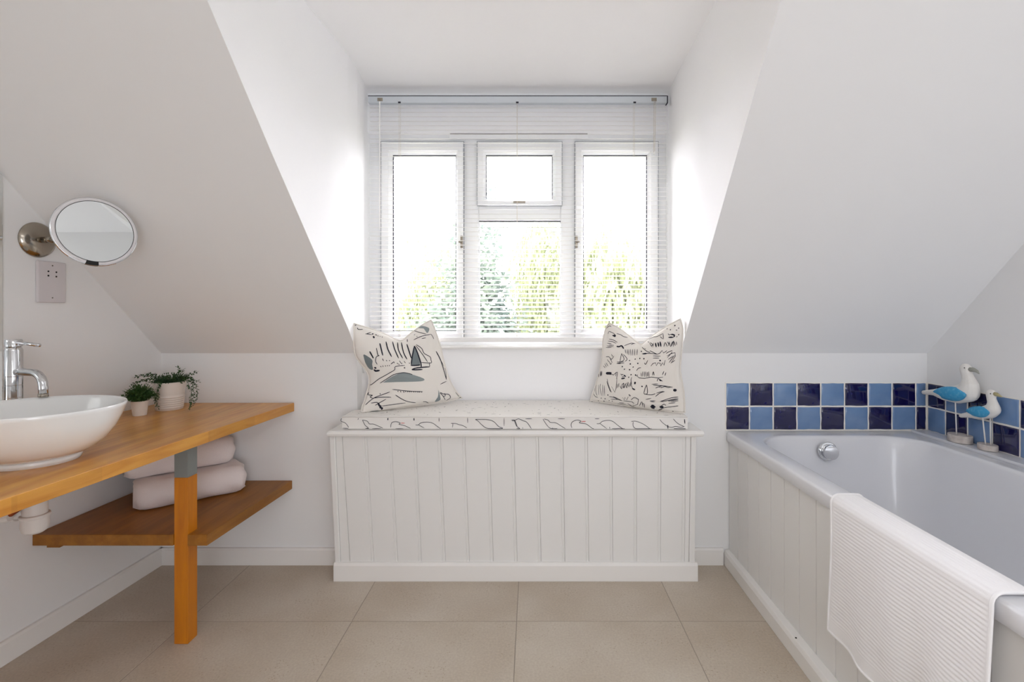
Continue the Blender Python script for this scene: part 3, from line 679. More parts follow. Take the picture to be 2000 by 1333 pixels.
ins = [(0, 0), (.004, .0006), (.010, .004), (.015, .012), (.022, .05), (.035, .15), (.055, .27), (.075, .35), (.105, .40), (.15, .428), (.22, .44)]
for o_, dz in ins:
    loops.append(rrect(ix0+o_*.8, ix1-o_*.8, iy0+o_*2.0, iy1-o_*1.15, .15-min(o_, .05)*.3, bzr-dz))
n = len(loops[0]); vs = [p for l in loops for p in l]; fs = []
for i in range(len(loops)-1):
    for k in range(n): fs.append((i*n+k, i*n+(k+1) % n, (i+1)*n+(k+1) % n, (i+1)*n+k))
fs.append(tuple((len(loops)-1)*n+k for k in range(n)))
tub = obj('tub', vs, fs, acryl_m, bath, smooth=True); tub.data.set_sharp_from_angle(angle=math.radians(60))
# overflow
oc = P(1618, 883, 2.068)
m_ = MB(); ax = Vector((-.05, -1, .12))
ov = lathe('overflow', [(.036, 0), (.039, .004), (.039, .012), (.036, .015), (.020, .015), (.018, .018), (0, .018)], oc+Vector((0, .012, 0)), chrome_m, bath, n=40, axis=ax)
v, f = lathe_vf([(.030, .014), (.031, .017), (.031, .030), (.029, .033), (0, .034)], oc+Vector((.004, .012, -.002)), 40, axis=ax)
weld(obj('overflow_knob', v, f, chrome_m, bath, smooth=True), 35)
tube('bath_waste', [(1.28, 1.92, .158), (1.28, 1.92, .164)], .035, chrome_m, bath, n=24)
# ledge between the bath and the wall
lg = struct(box('trim_3', bx1+.001, RX-.004, .45, D-.005, .50, .603, acryl_m, bevel=.002))
lg['label'] = 'white ledge between the bath and the wall'
# bath panel
bp_ = thing('boarded_bath_surround', 'cream white tongue-and-groove boarding along the side of the bath', 'bath panel', (.88, 1.35, 0))
yy = D-.003; k = 0
while yy > .5:
    y1 = yy; y0 = yy-.0965
    sec = [(y0+.0005, .888), (y0+.0005, .8845), (y0+.0028, .881), (y1-.0028, .881), (y1-.0005, .8845), (y1-.0005, .888), (y1-.0005, .896), (y0+.0005, .896)]
    v, f = prism_vf([(b, a) for a, b in sec], 'z', .03, bzr-.046); obj('panel_board', v, f, panel_m, bp_); yy = y0; k += 1
v = []; 
for y, X in ((D-.003, .856), (.5, .838)):
    v += [(.881, y, 0), (X, y, 0), (X, y, .050), (X+.006, y, .064), (.881, y, .068)]
f = [(i, (i+1) % 5, 5+(i+1) % 5, 5+i) for i in range(5)]+[(0, 1, 2, 3, 4), (9, 8, 7, 6, 5)]
obj('skirting', v, f, trim_m, bp_, bevel=.002)
tube('screw', [(.862, 1.60, .064), (.859, 1.60, .066)], .0025, hole_m, bp_, n=8)

# ------------------------------------------------------------------ bath mat draped over the rim
ya, ybm = .914, 1.405
prof = []   # outside bottom -> over the rim -> inside bottom, (x, z, nx, nz)
xo = bx0-.010; Lo = .385
zz = bzr-Lo
steps = 300
path = []
for i in range(int((Lo-.013)/.002)): path.append((xo, zz+i*.002, -1, 0))
r_ = .022
for i in range(1, 12):
    a = math.pi-math.pi/2*i/12; path.append((xo+r_+r_*math.cos(a), bzr-.013+r_*math.sin(a), math.cos(a), math.sin(a)))
xin = ix0+.008
for i in range(24): path.append((xo+r_+(xin-r_-xo-r_)*i/24+0, bzr+.009, 0, 1))
for i in range(1, 12):
    a = math.pi/2-math.pi/2*i/12; path.append((xin-r_+.004+r_*math.cos(a), bzr-.013+r_*math.sin(a), math.cos(a), math.sin(a)))
for i in range(110): path.append((xin+.004+.0001*i, bzr-.013-i*.002, 1, .05))
NY = 72; vs = []; fs = []; s = 0
Ltot = len(path)
sacc = [0]
for a, b in zip(path, path[1:]): sacc.append(sacc[-1]+math.hypot(b[0]-a[0], b[1]-a[1]))
for i, (x, z, nx, nz) in enumerate(path):
    s = sacc[i]; hem = min(s, sacc[-1]-s)
    for k in range(NY+1):
        t = k/NY; y = ya+(ybm-ya)*t
        edge = min(t, 1-t)*(ybm-ya)
        rib = .0021*abs(math.sin(math.pi*s/.0098))**.8 if (hem > .035 and edge > .012) else .0012
        drop = max(0, bzr-.02-z) if nx < 0 else 0
        wave = -.012*drop/.38*(1+math.sin(26*y+5*z)+.6*math.sin(47*y-9*z+1))-.03*max(0, drop-.02)**1.0*math.exp(-((t-.28-.3*(drop/.4))/.14)**2)*.6
        wave *= 1-.85*t**1.5; ydr = y+(.012*drop/.38)*math.sin(8*z)
        # the far lower corner hangs a little lower than the near one
        zd = z
        vs.append((x+nx*rib+(wave if nx < 0 else 0), ydr, zd+nz*rib))
for i in range(Ltot-1):
    for k in range(NY): fs.append((i*(NY+1)+k, i*(NY+1)+k+1, (i+1)*(NY+1)+k+1, (i+1)*(NY+1)+k))
bm_ = obj('bath_mat', vs, fs, mat_m, None, smooth=True)
tag(bm_, 'white ribbed cotton bath mat draped over the rim of the bath', 'bath mat')
sm = bm_.modifiers.new('s', 'SOLIDIFY'); sm.thickness = .005; sm.offset = -1
hem = []
for k in (0, NY): 
    pts = [Vector(vs[i*(NY+1)+k]) for i in range(0, Ltot, 3)]
    tube('hem', pts, .0034, mat_m, bm_, n=8)
pts = [Vector(vs[k]) for k in range(NY+1)]; tube('hem', pts, .0034, mat_m, bm_, n=8)

# ------------------------------------------------------------------ seagull ornaments
def gull(name, label, X, chain, wing, beak, eye, legs, base, beakm):
    c = PX(base[0], base[1], X)
    root = thing(name, label, 'ornament', (X, c.y, .6045), 'painted wooden seagulls')
    ob = bmesh.new()
    pts = [(PX(px, py, X), r) for px, py, r in chain]
    for (a, ra), (b, rb) in zip(pts, pts[1:]):
        m = 8
        for i in range(m+1):
            t = i/m; p = a.lerp(b, t); q = (ra+(rb-ra)*t)*p.y/F
            g = bmesh.ops.create_uvsphere(ob, u_segments=14, v_segments=8, radius=q)['verts']
            for v_ in g: v_.co.x *= .82; v_.co += p-ORG[root.name]
    me = bpy.data.meshes.new('body'); ob.to_mesh(me); ob.free(); me.materials.append(gullw_m)
    o = bpy.data.objects.new('body', me); S.collection.objects.link(o); o.parent = root; ORG[o.name] = ORG[root.name]
    rm = o.modifiers.new('r', 'REMESH'); rm.mode = 'VOXEL'; rm.voxel_size = .0022; rm.use_smooth_shade = True
    s2 = o.modifiers.new('s', 'SMOOTH'); s2.iterations = 5; s2.factor = .6
    # wings: leaf shape shells on both flanks
    wc, wl, wh, wt, off = wing
    for sgn in (-1, 1):
        vs = []; fs = []; nu, nv = 18, 8; cpt = PX(wc[0], wc[1], X); sc = cpt.y/F; stretch = 1/ (F*X/cpt.y**2) * 1.0
        ky = stretch     # metres of depth per horizontal pixel
        for i in range(nu+1):
            u = -1+2*i/nu; half_h = wh*(max(0, 1-abs(u)**2.4))**(.7 if u > 0 else .9)*(.86+.18*u)
            for j in range(nv+1):
                v_ = -1+2*j/nv
                dpx = u*wl; dpy = -v_*half_h+wt*u
                bul = (max(0, 1-u*u)*max(0, 1-v_*v_))**.5
                of_ = (off[0]+(off[1]-off[0])*min(1, (u+1)*.95))*math.sqrt(1-.55*v_*v_)+.002*bul
                q_ = PX(wc[0]+dpx*(1 if sgn < 0 else .8), wc[1]+dpy, X-of_); vs.append(Vector((X+sgn*of_, q_.y, q_.z)))
        for i in range(nu):
            for j in range(nv): a = i*(nv+1)+j; fs.append((a, a+1, a+nv+2, a+nv+1))
        wo = obj('wing', vs, fs, gullb_m, root, smooth=True); q = wo.modifiers.new('s', 'SOLIDIFY'); q.thickness = .007; q.offset = 0
    bp2 = [PX(px, py, X) for px, py, _ in beak]; tube('beak', bp2, [r*bp2[0].y/F for *_, r in beak], beakm, root, n=10)
    for sgn in (-1, 1):
        e = PX(eye[0], eye[1], X-eye[2]-.0015); e.x = X+sgn*(eye[2]+.0015)
        v, f = lathe_vf([(0, .0016), (.0016, .001), (.0022, 0), (.0016, -.001), (0, -.0016)], e, 12, axis=(1, 0, 0)); obj('eye', v, f, black_m, root, smooth=True)
    for (a, b, ox) in legs:
        p, q = PX(a[0], a[1], X), PX(b[0], b[1], X); p.x += ox; q.x += ox; p.z += .01; q.z = .6045+base[4]-.001
        tube('leg', [p, q], .0023, gullw_m, root, n=8)
    rb, rby, hb = base[2], base[3], base[4]
    lathe('base', [(.97*rb, 0), (rb, .001), (rb, hb-.0015), (.98*rb, hb), (0, hb)], (X-.0, c.y, .6045), gbase_m, root, n=36, sx=1, sy=rby/rb, ang=30)
    return root
XG = 1.733
gull('seagull_ornament', 'taller wooden seagull with blue wings and a grey beak, nearest the tiled corner', XG,
     [(1804, 767, 4), (1824, 767, 6.2), (1846, 770, 13), (1870, 771, 17.5), (1892, 766, 19.5), (1894, 756, 17), (1892, 742, 11.5), (1888, 731, 10.2), (1886.5, 721.5, 11.2)],
     ((1855, 769), 31, 14.5, 3.5, (.011, .034)), [(1893, 722, 4.6), (1902, 723, 4.2), (1908, 726, 2.8), (1912.5, 730.5, 1)], (1883.6, 719, .0150),
     [((1871.6, 789), (1874, 850), -.012), ((1884, 789), (1884, 847), .012)], (1875, 862, .036, .045, .029), beakg_m)
gull('seagull_ornament', 'smaller wooden seagull with blue wings and ochre beak, on a thin white base', XG+.004,
     [(1877, 812.5, 4), (1890, 811, 5.5), (1905, 809, 9), (1920, 807, 12), (1934, 804, 13.5), (1940, 800, 13), (1939, 788, 9), (1936, 778, 8), (1936, 770.5, 9.4)],
     ((1910, 804.5), 21.5, 11, 2.0, (.0085, .0225)), [(1942, 770, 4), (1947, 771, 3.6), (1953, 774, 2.2), (1957, 776, .8)], (1934.5, 769.5, .0124),
     [((1923, 818), (1929, 872), -.008), ((1930, 818), (1931, 872), .008)], (1929, 879, .027, .034, .021), beak_m)

# ------------------------------------------------------------------ vanity: worktop, leg, shelf
van = thing('vanity_worktop_stand', 'pale birch worktop on one square leg with an orange-stained lower shelf', 'vanity unit', (-1.4, 1.5, 0))
CT = .723
prism('worktop', [(wx(D)+.001, D-.001), (-1.069, D-.001), (-1.152, 1.03), (-1.20, .35), (wx(.35)+.001, .35)], 'z', CT-.038, CT, counter_m, van, bevel=.0015)
lx0, lx1, ly0, ly1 = -1.2185, -1.1715, 1.666, 1.713
box('leg', lx0, lx1, ly0, ly1, 0, .566, leg_m, van, bevel=.0015)
box('leg_collar', lx0, lx1, ly0, ly1, .5662, CT-.038, steelgrey_m, van, bevel=.0015)
sp_ = [(wx(D)+.001, D-.001), (-1.078, D-.001), (-1.104, 1.662), (lx1+.001, 1.662), (lx1+.001, ly1+.001), (lx0-.001, ly1+.001), (lx0-.001, 1.662), (wx(1.662)+.001, 1.662)]
prism('shelf', sp_, 'z', .3365, .374, shelf_m, van, bevel=.0015)
box('bracket', wx(1.7)+.03, wx(1.7)+.075, 1.68, 1.72, .322, .3365, shelf_m, van)
box('bracket', -1.17, -1.115, 2.17, 2.198, CT-.05, CT-.038, leg_m, van)

# basin
bc = Vector((-1.365, 1.339, CT)); 
prof = [(0, .004), (.094, .004), (.101, .0), (.104, .004), (.106, .012), (.102, .016), (.118, .021), (.140, .034), (.163, .056), (.182, .084), (.196, .114), (.204, .138), (.207, .146), (.205, .1495), (.200, .149), (.196, .142), (.187, .118), (.171, .088), (.146, .06), (.108, .038), (.06, .027), (.02, .024), (0, .024)]
bs = thing('basin', 'white oval ceramic countertop basin at the left edge of the worktop', 'basin', bc)
lathe('bowl', prof, bc, ceram_m, bs, n=72, sx=1.012, sy=.90, ang=60)
lathe('basin_waste', [(.022, .0), (.022, .003), (.0, .004)], bc+Vector((0, 0, .025)), chrome_m, bs, n=24)

# mixer tap
tp = Vector((-1.62, 1.53, CT)); dr = Vector((.95, -.31, 0)).normalized()
tap = thing('basin_mixer_tap', 'tall chrome mixer tap with curved spout behind the basin', 'tap', tp)
H = 1.045-CT; r0 = .0215
lathe('body', [(r0+.004, 0), (r0+.004, .004), (r0, .006), (r0, .14), (r0-.0008, .141), (r0, .142), (r0, .178), (r0-.0008, .179), (r0, .18), (r0, .206), (r0-.0008, .207), (r0, .208), (r0, .288), (r0-.003, .297), (r0-.005, .299), (0, .299)], tp, chrome_m, tap, n=40)
lathe('cap', [(r0-.004, .299), (r0-.001, .3), (r0-.001, H-.003), (r0-.003, H), (0, H)], tp, chrome_m, tap, n=40)
pth = [tp+Vector((0, 0, .222))+dr*a+Vector((0, 0, b)) for a, b in ((.01, 0), (.04, .002), (.08, .002), (.105, .001), (.122, -.004), (.135, -.014), (.142, -.028), (.144, -.045), (.144, -.062))]
tube('spout', [p+Vector((0, 0, -.002)) for p in pth], .0115, chrome_m, tap, n=20)
tube('aerator', [pth[-1], pth[-1]+Vector((0, 0, -.010))], .0122, nickel_m, tap, n=20)
tube('lever', [tp+Vector((0, 0, .313))+dr*.012, tp+Vector((0, 0, .306))+dr*.125], .0052, chrome_m, tap, n=14)

# waste trap and pipes under the basin
tr = thing('bottle_trap', 'white plastic bottle trap under the worktop below the basin', 'pipework', (-1.33, 1.31, .541))
lathe('trap_body', [(.018, -.0), (.026, .006), (.029, .016), (.029, .040), (.0295, .043), (.0285, .046), (.026, .048), (.026, .085), (.021, .1), (.021, .143), (0, .143)], (-1.33, 1.31, .541), pvc_m, tr, n=32)
lathe('trap_nut', [(.030, .0), (.0315, .002), (.0315, .007), (.030, .009)], (-1.33, 1.31, .582), pvc_m, tr, n=24, ang=20)
tube('waste_pipe', [(-1.35, 1.31, .594), (-1.46, 1.30, .592), (-1.70, 1.29, .588)], .0165, pvc_m, tr, n=16)
lathe('compression_nut', [(.022, 0), (.022, .026), (0.016, .028)], (-1.372, 1.309, .594), pvc_m, tr, n=12, axis=(-1, 0, 0), ang=20)
cp = thing('copper_supply_pipe', 'copper supply pipe with white valve beside the bottle trap', 'pipework', (-1.42, 1.34, .56))
tube('pipe', [(wx(1.4)+.002, 1.395, .625), (-1.44, 1.37, .625), (-1.405, 1.36, .63), (-1.395, 1.36, .684)], .0075, copper_m, cp, n=12)
tube('pipe', [(wx(1.2)+.002, 1.20, .607), (-1.40, 1.258, .607), (-1.35, 1.270, .607), (-1.338, 1.273, .615), (-1.336, 1.274, .684)], .0075, copper_m, cp, n=12)
lathe('valve', [(.0, -.02), (.012, -.02), (.014, -.012), (.014, .012), (.012, .02), (0, .02)], (-1.372, 1.266, .600), pvc_m, cp, n=10, axis=(1, .18, 0), ang=20)
lathe('valve_screw', [(.006, 0), (.006, .006), (0, .006)], (-1.372, 1.256, .594), nickel_m, cp, n=10, axis=(0, -1, -.2), ang=20)

# ------------------------------------------------------------------ towels on the shelf
def towel(label, zb, off, ang, L, Dp, H, seed):
    rt = random.Random(seed)
    a0 = Vector((-1.478, 1.818, 0)); u = Vector((math.cos(ang), math.sin(ang), 0)); v_ = Vector((-u.y, u.x, 0)); o0 = a0+off
    root = thing('folded_towel', label, 'towel', (o0+u*L/2+v_*Dp/2+Vector((0, 0, zb))), 'folded towels on the lower shelf')
    # cross-sections (depth s, height t): an outer wrap and the folded core
    def sweep(name, cs, l0, l1, bul):
        nL = 22; vs = []; fs = []; n = len(cs)
        cx = sum(c[0] for c in cs)/n; cz = sum(c[1] for c in cs)/n
        for i in range(nL+1):
            t = i/nL; e = min(t, 1-t)*(l1-l0); k = 1-bul*max(0, 1-e/.03)**2
            for j, (s, z) in enumerate(cs):
                w1 = .0036*math.sin(17*t*L*3+j*.35+seed)*math.sin(j*.5+2*t)
                uu = l0+(l1-l0)*t+.004*math.sin(j*.8+seed)*(1 if t > .5 else -1)*(1 if e < .01 else 0)
                vs.append(o0+u*uu+v_*(cx+(s-cx)*k+w1)+Vector((0, 0, zb+max(.0005, cz+(z-cz)*k+w1*.8*(1 if z > .02 else 0)))))
        for i in range(nL):
            for j in range(n): fs.append((i*n+j, i*n+(j+1) % n, (i+1)*n+(j+1) % n, (i+1)*n+j))
        fs += [tuple(range(n)), tuple(nL*n+j for j in range(n))]
        return obj(name, vs, fs, towel_m, root, smooth=True)
    def arc(cx, cz, r, a0_, a1_, m=7, rz=None): return [(cx+r*math.cos(math.radians(a0_+(a1_-a0_)*k/m)), cz+(rz or r)*math.sin(math.radians(a0_+(a1_-a0_)*k/m))) for k in range(m+1)]
    h2 = H/2; t_ = .024
    outer = arc(.048, h2, .048, 270, 90, 14, h2)+[(Dp*k/6+.05*(1-k/6), H-.003*(k/6)) for k in range(1, 7)]+[(Dp, H-t_)]+[(Dp*(1-k/6)+.05*k/6, H-t_) for k in range(1, 7)]
    outer += arc(.05, h2, .026, 90, 270, 8, h2-t_)+[(.05+(Dp-.05)*k/6, t_) for k in range(1, 7)]+[(Dp, .0)]+[(Dp+(.05-Dp)*k/6, .0) for k in range(1, 6)]
    sweep('outer_fold', outer, 0, L, .24)
    hc = h2-t_
    for q in (0, 1):
        zc = t_+hc*(.5+q)*1.0; rz = hc*.5-.0008
        core = arc(.05+rz, zc, rz*1.2, 270, 90, 8, rz)+[(Dp-.004, zc+rz), (Dp-.004, zc-rz)]
        sweep('inner_fold', core, .006+.006*q, L-.006, .2)
    return root
ang = math.atan2(2.05-1.818, -1.193+1.478)
towel('white folded towel lying directly on the lower wooden shelf', .3742, Vector((0, 0, 0)), ang, .365, .178, .112, 1)
towel('white folded towel on top of the other towel under the worktop', .4865, Vector((-.05, .02, 0)), ang+.05, .36, .165, .112, 2)

# ------------------------------------------------------------------ plants
def leaf(mb, p, dv, nv, l, w_):
    dv = dv.normalized(); s = dv.cross(nv)
    if s.length < 1e-4: s = Vector((1, 0, 0))
    s = s.normalized(); up = s.cross(dv)
    mb.add([p, p+dv*l*.45+s*w_+up*l*.05, p+dv*l, p+dv*l*.45-s*w_+up*l*.05], [(0, 1, 2, 3)])
def sprig(mb, path, rr, l=.010, w_=.0028, step=.007):
    pts = resample(path, max(3, int(sum((b-a).length for a, b in zip(path, path[1:]))/step)))
    for i, p in enumerate(pts[:-1]):
        t = (pts[i+1]-p).normalized()
        for s in (-1, 1):
            rv = Vector((rr.uniform(-1, 1), rr.uniform(-1, 1), rr.uniform(-.6, .6))); d = (t*.7+rv.cross(t).normalized()*s).normalized()
            leaf(mb, p, d, Vector((rr.uniform(-1, 1), rr.uniform(-1, 1), 1)), l*rr.uniform(.7, 1.15), w_)
    mb.add(*tube_vf(pts, .0007, 4, False)); leaf(mb, pts[-1], pts[-1]-pts[-2], Vector((0, 0, 1)), l, w_)
rp = random.Random(11)
p1 = thing('small_potted_plant', 'small bushy green plant in a little plain white pot nearest the basin', 'plant', (-1.547, 1.93, CT))
c = Vector((-1.547, 1.93, CT))
lathe('pot', [(.021, 0), (.0225, .001), (.0285, .054), (.0290, .058), (.0272, .058), (.0255, .05), (.0, .05)], c, pot_m, p1, n=32)
m_ = MB()
for i in range(330):
    a = rp.uniform(0, 2*math.pi); e = rp.uniform(-.28, 1.45); r = .064*rp.uniform(.55, 1.0)
    d = Vector((math.cos(a)*math.cos(e), math.sin(a)*math.cos(e), math.sin(e)*.85)); s0 = c+Vector((0, 0, .06))+d*.012
    end = c+Vector((0, 0, .073))+Vector((d.x*r*.96, d.y*r, d.z*r*.86)); sprig(m_, [s0, (s0+end)/2+Vector((0, 0, .006)), end], rp, .0088, .003, .008)
f1 = m_.build('foliage', leafB, p1); f1['kind'] = 'stuff'
p2 = thing('trailing_potted_plant', 'trailing green plant in the larger ribbed white pot by the back wall', 'plant', (-1.525, 2.055, CT))
c = Vector((-1.522, 2.055, CT)); pr = [(.046, 0), (.047, .001)]
for k in range(6): z = .008+k*.0085; q = .0475+z*.09; pr += [(q, z), (q+.0012, z+.002), (q+.0012, z+.005), (q, z+.0068)]
pr += [(.0525, .065), (.0575, .112), (.058, .115), (.0565, .116), (.055, .112), (.053, .1), (0, .1)]
lathe('pot', pr, c, pot_m, p2, n=48, ang=50)
lathe('soil', [(.052, .101), (0, .106)], c, soil_m, p2, n=24)
m_ = MB()
for i in range(150):
    a = rp.uniform(0, 2*math.pi); r = rp.uniform(.005, .05); s0 = c+Vector((math.cos(a)*r, math.sin(a)*r, .102)); r2 = r+rp.uniform(0, .03); h = rp.uniform(.012, .042)
    end = c+Vector((math.cos(a)*r2, math.sin(a)*r2, .102+h)); 
    if end.y > 2.188: end.y = 2.188
    sprig(m_, [s0, (s0+end)/2+Vector((0, 0, .01)), end], rp, .010, .003, .008)
f2 = m_.build('foliage', leafA, p2); f2['kind'] = 'stuff'
def tend(pp, dd):
    m = MB(); sprig(m, [P(x, y, d) for (x, y), d in zip(pp, dd)], rp, .0115, .0033, .0065); m.build('tendril', leafA, p2)
tend([(352, 748), (364, 738), (376, 748), (379, 765), (377, 780), (370, 796)], [2.04, 2.03, 2.02, 2.02, 2.02, 2.02])
tend([(352, 742), (372, 738), (383, 752), (386, 770), (384, 782), (379, 790)], [2.06, 2.05, 2.06, 2.06, 2.06, 2.06])
tend([(350, 740), (366, 745), (374, 765), (372, 785), (371, 797)], [2.03, 2.0, 1.99, 1.99, 1.99])
tend([(345, 740), (365, 733), (377, 730), (385, 727)], [2.05, 2.06, 2.06, 2.06])
tend([(345, 742), (368, 738), (382, 743), (388, 746)], [2.05, 2.04, 2.04, 2.04])
tend([(338, 742), (350, 728), (350, 720), (346, 718)], [2.06, 2.06, 2.06, 2.06])
tend([(344, 742), (352, 726), (359, 722)], [2.05, 2.05, 2.05])
tend([(312, 748), (310, 756), (307, 765), (308, 778), (306, 790), (309, 797)], [1.995, 1.985, 1.98, 1.98, 1.98, 1.98])
tend([(306, 746), (311, 752), (304, 772), (303, 785)], [1.995, 1.985, 1.98, 1.98])
tend([(310, 742), (290, 733), (275, 735), (263, 737)], [2.05, 2.04, 2.04, 2.04])
tend([(308, 744), (285, 740), (268, 747), (256, 754)], [2.03, 2.02, 2.01, 2.01])
tend([(315, 742), (300, 731), (285, 730)], [2.05, 2.05, 2.05])
tend([(312, 744), (292, 741), (278, 744), (270, 748)], [2.04, 2.03, 2.03, 2.03])

# ------------------------------------------------------------------ wall things on the left
# large frameless mirror panel
def lw(y, z, off=0): return Vector((wx(y)+off, y, z))
ym = 1.568; ys0 = .5
for nm in ('wall_mirror',):
    zt_ = lambda y: slope_z(y)-.012
    ptsv = [lw(ym, CT+.012, .002), lw(ym, zt_(ym), .002), lw(yb+.02, CZ-.02, .002), lw(ys0, CZ-.02, .002), lw(ys0, CT+.012, .002)]
    vs = ptsv+[p+Vector((.006, 0, 0)) for p in ptsv]; n = 5
    fs = [tuple(range(n)), tuple(range(2*n-1, n-1, -1))]+[(i, (i+1) % n, n+(i+1) % n, n+i) for i in range(n)]
    mo = obj('wall_mirror', vs, fs, mirror_m, None, bevel=.0015); tag(mo, 'frameless wall mirror above the basin, cut off at the left edge', 'mirror')
# shaver socket
sk_ = thing('shaver_socket', 'white two-way shaver socket plate on the left wall below the round mirror', 'socket', lw(1.7205, 1.165))
def lbox(name, y0, y1, z0, z1, a, b, m, par, bevel=0):
    vs = [lw(y0, z0, a), lw(y0, z0, b), lw(y1, z0, b), lw(y1, z0, a), lw(y0, z1, a), lw(y0, z1, b), lw(y1, z1, b), lw(y1, z1, a)]
    return obj(name, vs, box_vf(0, 1, 0, 1, 0, 1)[1], m, par, bevel=bevel)
lbox('plate', 1.672, 1.768, 1.163, 1.307, .0, .009, plastic_m, sk_, .003)
def lcyl(y, z, r, a, b, m, name, par): 
    return tube(name, [lw(y, z, a), lw(y, z, b)], r, m, par, n=10)
for (y, z) in ((1.7065, 1.272), (1.7065, 1.257), (1.7335, 1.271), (1.7335, 1.2555)): lcyl(y, z, .003, .0085, .0097, hole_m, 'socket_hole', sk_)
for z in (1.293, 1.180): lcyl(1.72, z, .0024, .0088, .0102, nickel_m, 'screw', sk_)
# magnifying mirror on its arm
bc_ = lw(1.677, 1.377)
mg = thing('magnifying_mirror', 'round chrome magnifying mirror on a wall-mounted swing arm', 'mirror', bc_)
lathe('wall_plate', [(.0595, .0), (.060, .003), (.057, .009), (.045, .017), (.03, .0215), (.014, .0235), (0, .024)], bc_, nickel_m, mg, n=56, axis=(1, -.05, 0))
mn = Vector((.844, -.532, .067)).normalized(); mc = Vector((-1.395, 1.566, 1.387)); Rm = .110
tube('arm', [bc_+Vector((.02, 0, .0)), bc_+Vector((.062, -.004, .001))], .0105, nickel_m, mg, n=24)
tube('arm', [bc_+Vector((.052, -.004, .0)), bc_+Vector((.11, -.03, .003)), mc-mn*.035-Vector((.02, -.02, 0)), mc-mn*.020], .0085, chrome_m, mg, n=16)
lathe('housing', [(0, -.026), (.03, -.025), (.08, -.018), (Rm-.008, -.008), (Rm, -.002), (Rm+.0005, .001), (Rm-.001, .003), (Rm-.004, .0036), (0, .0036)], mc, chrome_m, mg, n=96, axis=mn)
v, f = lathe_vf([(Rm-.0035, .0034), (Rm-.004, .0048), (Rm-.0125, .0050), (Rm-.0125, .003)], mc, 96, axis=mn)
o = obj('light_ring', v, [q for q in f if len(q) == 4], mat('frosted_ring', (222, 220, 222), .5), mg, smooth=True)
v, f = lathe_vf([(Rm-.0122, .0040), (Rm-.0122, .0052), (Rm-.0136, .0052), (Rm-.0136, .004)], mc, 96, axis=mn)
obj('inner_rim', v, [q for q in f if len(q) == 4], black_m, mg, smooth=True)
v, f = lathe_vf([(Rm-.0134, .0040), (Rm-.0134, .0046)], mc, 96, axis=mn); obj('mirror_glass', v, f, mirror_m, mg)
# sensor window on the rim (lowest point)
aa, bb = frame_of(mn); down = (Vector((0, 0, -1))-mn*Vector((0, 0, -1)).dot(mn)).normalized(); side = mn.cross(down)
vs = []; fs = []
K = 8
for i in range(K+1):
    t = (-.5+i/K)*.30+.12*-1
    for rad, h in ((Rm-.0135, .0056), (Rm-.001, .0056), (Rm+.001, -.004)):
        vs.append(mc+(down*math.cos(t)+side*math.sin(t))*rad+mn*h)
for i in range(K):
    for j in range(2): fs.append((3*i+j, 3*i+j+1, 3*i+j+4, 3*i+j+3))
obj('sensor', vs, fs, black_m, mg)

# ------------------------------------------------------------------ ceiling downlights (switched off)
for i, (x, y) in enumerate(((1.15, .45), (1.15, -.45), (-.9, .2))):
    dl = thing('downlight', ('recessed chrome ceiling downlight near the right wall', 'recessed chrome ceiling downlight behind the first', 'recessed chrome ceiling downlight above the worktop')[i], 'light', (x, y, CZ-.004))
    v, f = lathe_vf([(.030, .003), (.032, -.002), (.042, -.001), (.042, .004)], (x, y, CZ-.004), 28); obj('bezel', v, [q for q in f if len(q) == 4], chrome_m, dl, smooth=True)
    lathe('lamp', [(.030, .0), (.02, .001), (0, .0015)], (x, y, CZ-.003), nickel_m, dl, n=24)

# ------------------------------------------------------------------ garden outside
lawn = struct(box('ground', -60, 60, 3.2, 90, -3.1, -2.9, lawn_m)); lawn['label'] = 'lawn below the window'
def leafmat(name, ca, cb):
    m = bpy.data.materials.new(name); m.use_nodes = True; nt = m.node_tree; b = nt.nodes['Principled BSDF']
    b.inputs['Roughness'].default_value = .6
    g = nt.nodes.new('ShaderNodeTexNoise'); g.inputs['Scale'].default_value = 1.1; tc = nt.nodes.new('ShaderNodeTexCoord'); nt.links.new(tc.outputs['Object'], g.inputs['Vector'])
    r = nt.nodes.new('ShaderNodeValToRGB'); r.color_ramp.elements[0].color = srgb(ca); r.color_ramp.elements[1].color = srgb(cb); r.color_ramp.elements[0].position = .35; r.color_ramp.elements[1].position = .65
    nt.links.new(g.outputs['Fac'], r.inputs[0]); nt.links.new(r.outputs[0], b.inputs['Base Color'])
    t = nt.nodes.new('ShaderNodeBsdfTranslucent'); nt.links.new(r.outputs[0], t.inputs[0]); mx = nt.nodes.new('ShaderNodeMixShader'); mx.inputs[0].default_value = .4
    nt.links.new(b.outputs[0], mx.inputs[1]); nt.links.new(t.outputs[0], mx.inputs[2]); nt.links.new(mx.outputs[0], nt.nodes['Material Output'].inputs[0]); return m
tm = [leafmat('grey_green_foliage', (74, 88, 80), (98, 108, 92)), leafmat('yellow_green_foliage', (104, 112, 76), (124, 130, 94))]
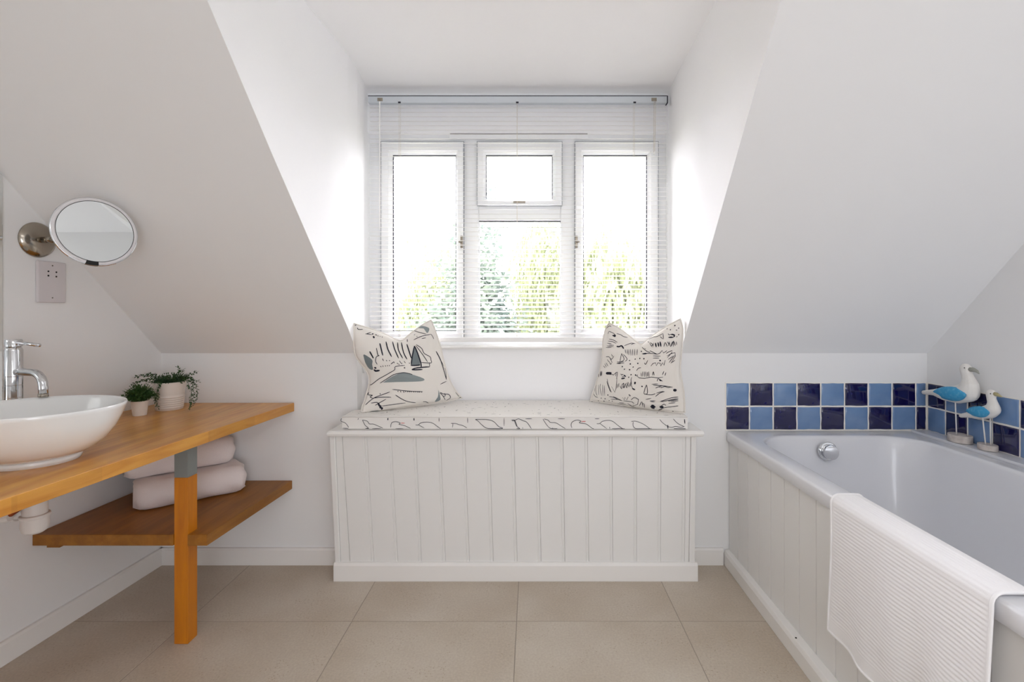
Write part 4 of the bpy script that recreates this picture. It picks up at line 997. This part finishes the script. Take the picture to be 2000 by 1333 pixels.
def tree(x, y, h, rx, kind, n, label, seed, weep=False):
    rt = random.Random(seed); root = thing('tree', label, 'tree', (x, y, -2.9), 'trees beyond the window')
    tube('trunk', [(x, y, -2.9), (x+.1, y, h*.2-1), (x, y, h*.55-.6)], [.22, .17, .08], bark_m, root, n=8)
    m = MB(); vs = []; fs = []
    for i in range(n):
        while True:
            a = Vector((rt.gauss(0, .5), rt.gauss(0, .5), rt.gauss(-.1, .48)))
            if a.length < 1.15: break
        k = (math.sin(a.x*5+seed)+math.sin(a.z*6+2*seed)+math.sin(a.y*5))*.16+.84
        zc = (h-2.4)/2; hz = (h+2.4)/2
        p = Vector((x+a.x*rx*k, y+a.y*rx*k, zc+a.z*hz*k))
        if weep: d = Vector((rt.uniform(-.25, .25), rt.uniform(-.25, .25), -1))
        else: d = Vector((rt.uniform(-1, 1), rt.uniform(-1, 1), rt.uniform(-.6, .8)))
        l = rt.uniform(.10, .2)*(1.5 if weep else 1); w_ = l*(.14 if weep else .3)
        d.normalize(); s = d.cross(Vector((rt.uniform(-1, 1), rt.uniform(-1, 1), rt.uniform(-1, 1)))).normalized()
        b = len(vs); vs += [p, p+d*l*.5+s*w_, p+d*l, p+d*l*.5-s*w_]; fs.append((b, b+1, b+2, b+3))
    o = obj('foliage', vs, fs, tm[kind], root); o['kind'] = 'stuff'
tree(-1.35, 11, 3.3, 1.25, 0, 24000, 'grey-green tree at the left of the lower centre pane', 1)
tree(.55, 14.5, 4.2, 1.7, 1, 24000, 'pale yellow-green tree behind the lower centre pane, beside the grey-green one', 2, True)
tree(2.1, 10.5, 3.6, 1.6, 1, 30000, 'weeping yellow-green willow seen through the right-hand pane', 3, True)
tree(-3.0, 15.5, 4.0, 1.5, 1, 15000, 'tall pale tree at the right side of the left-hand pane', 4, True)
tree(-6.7, 19, 1.3, 2.1, 0, 9000, 'lowest grey-green tree in the corner of the left-hand pane', 5)
tree(4.6, 17, 3.8, 2.2, 1, 14000, 'pale tree at the right edge of the right-hand pane, behind the willow', 6)
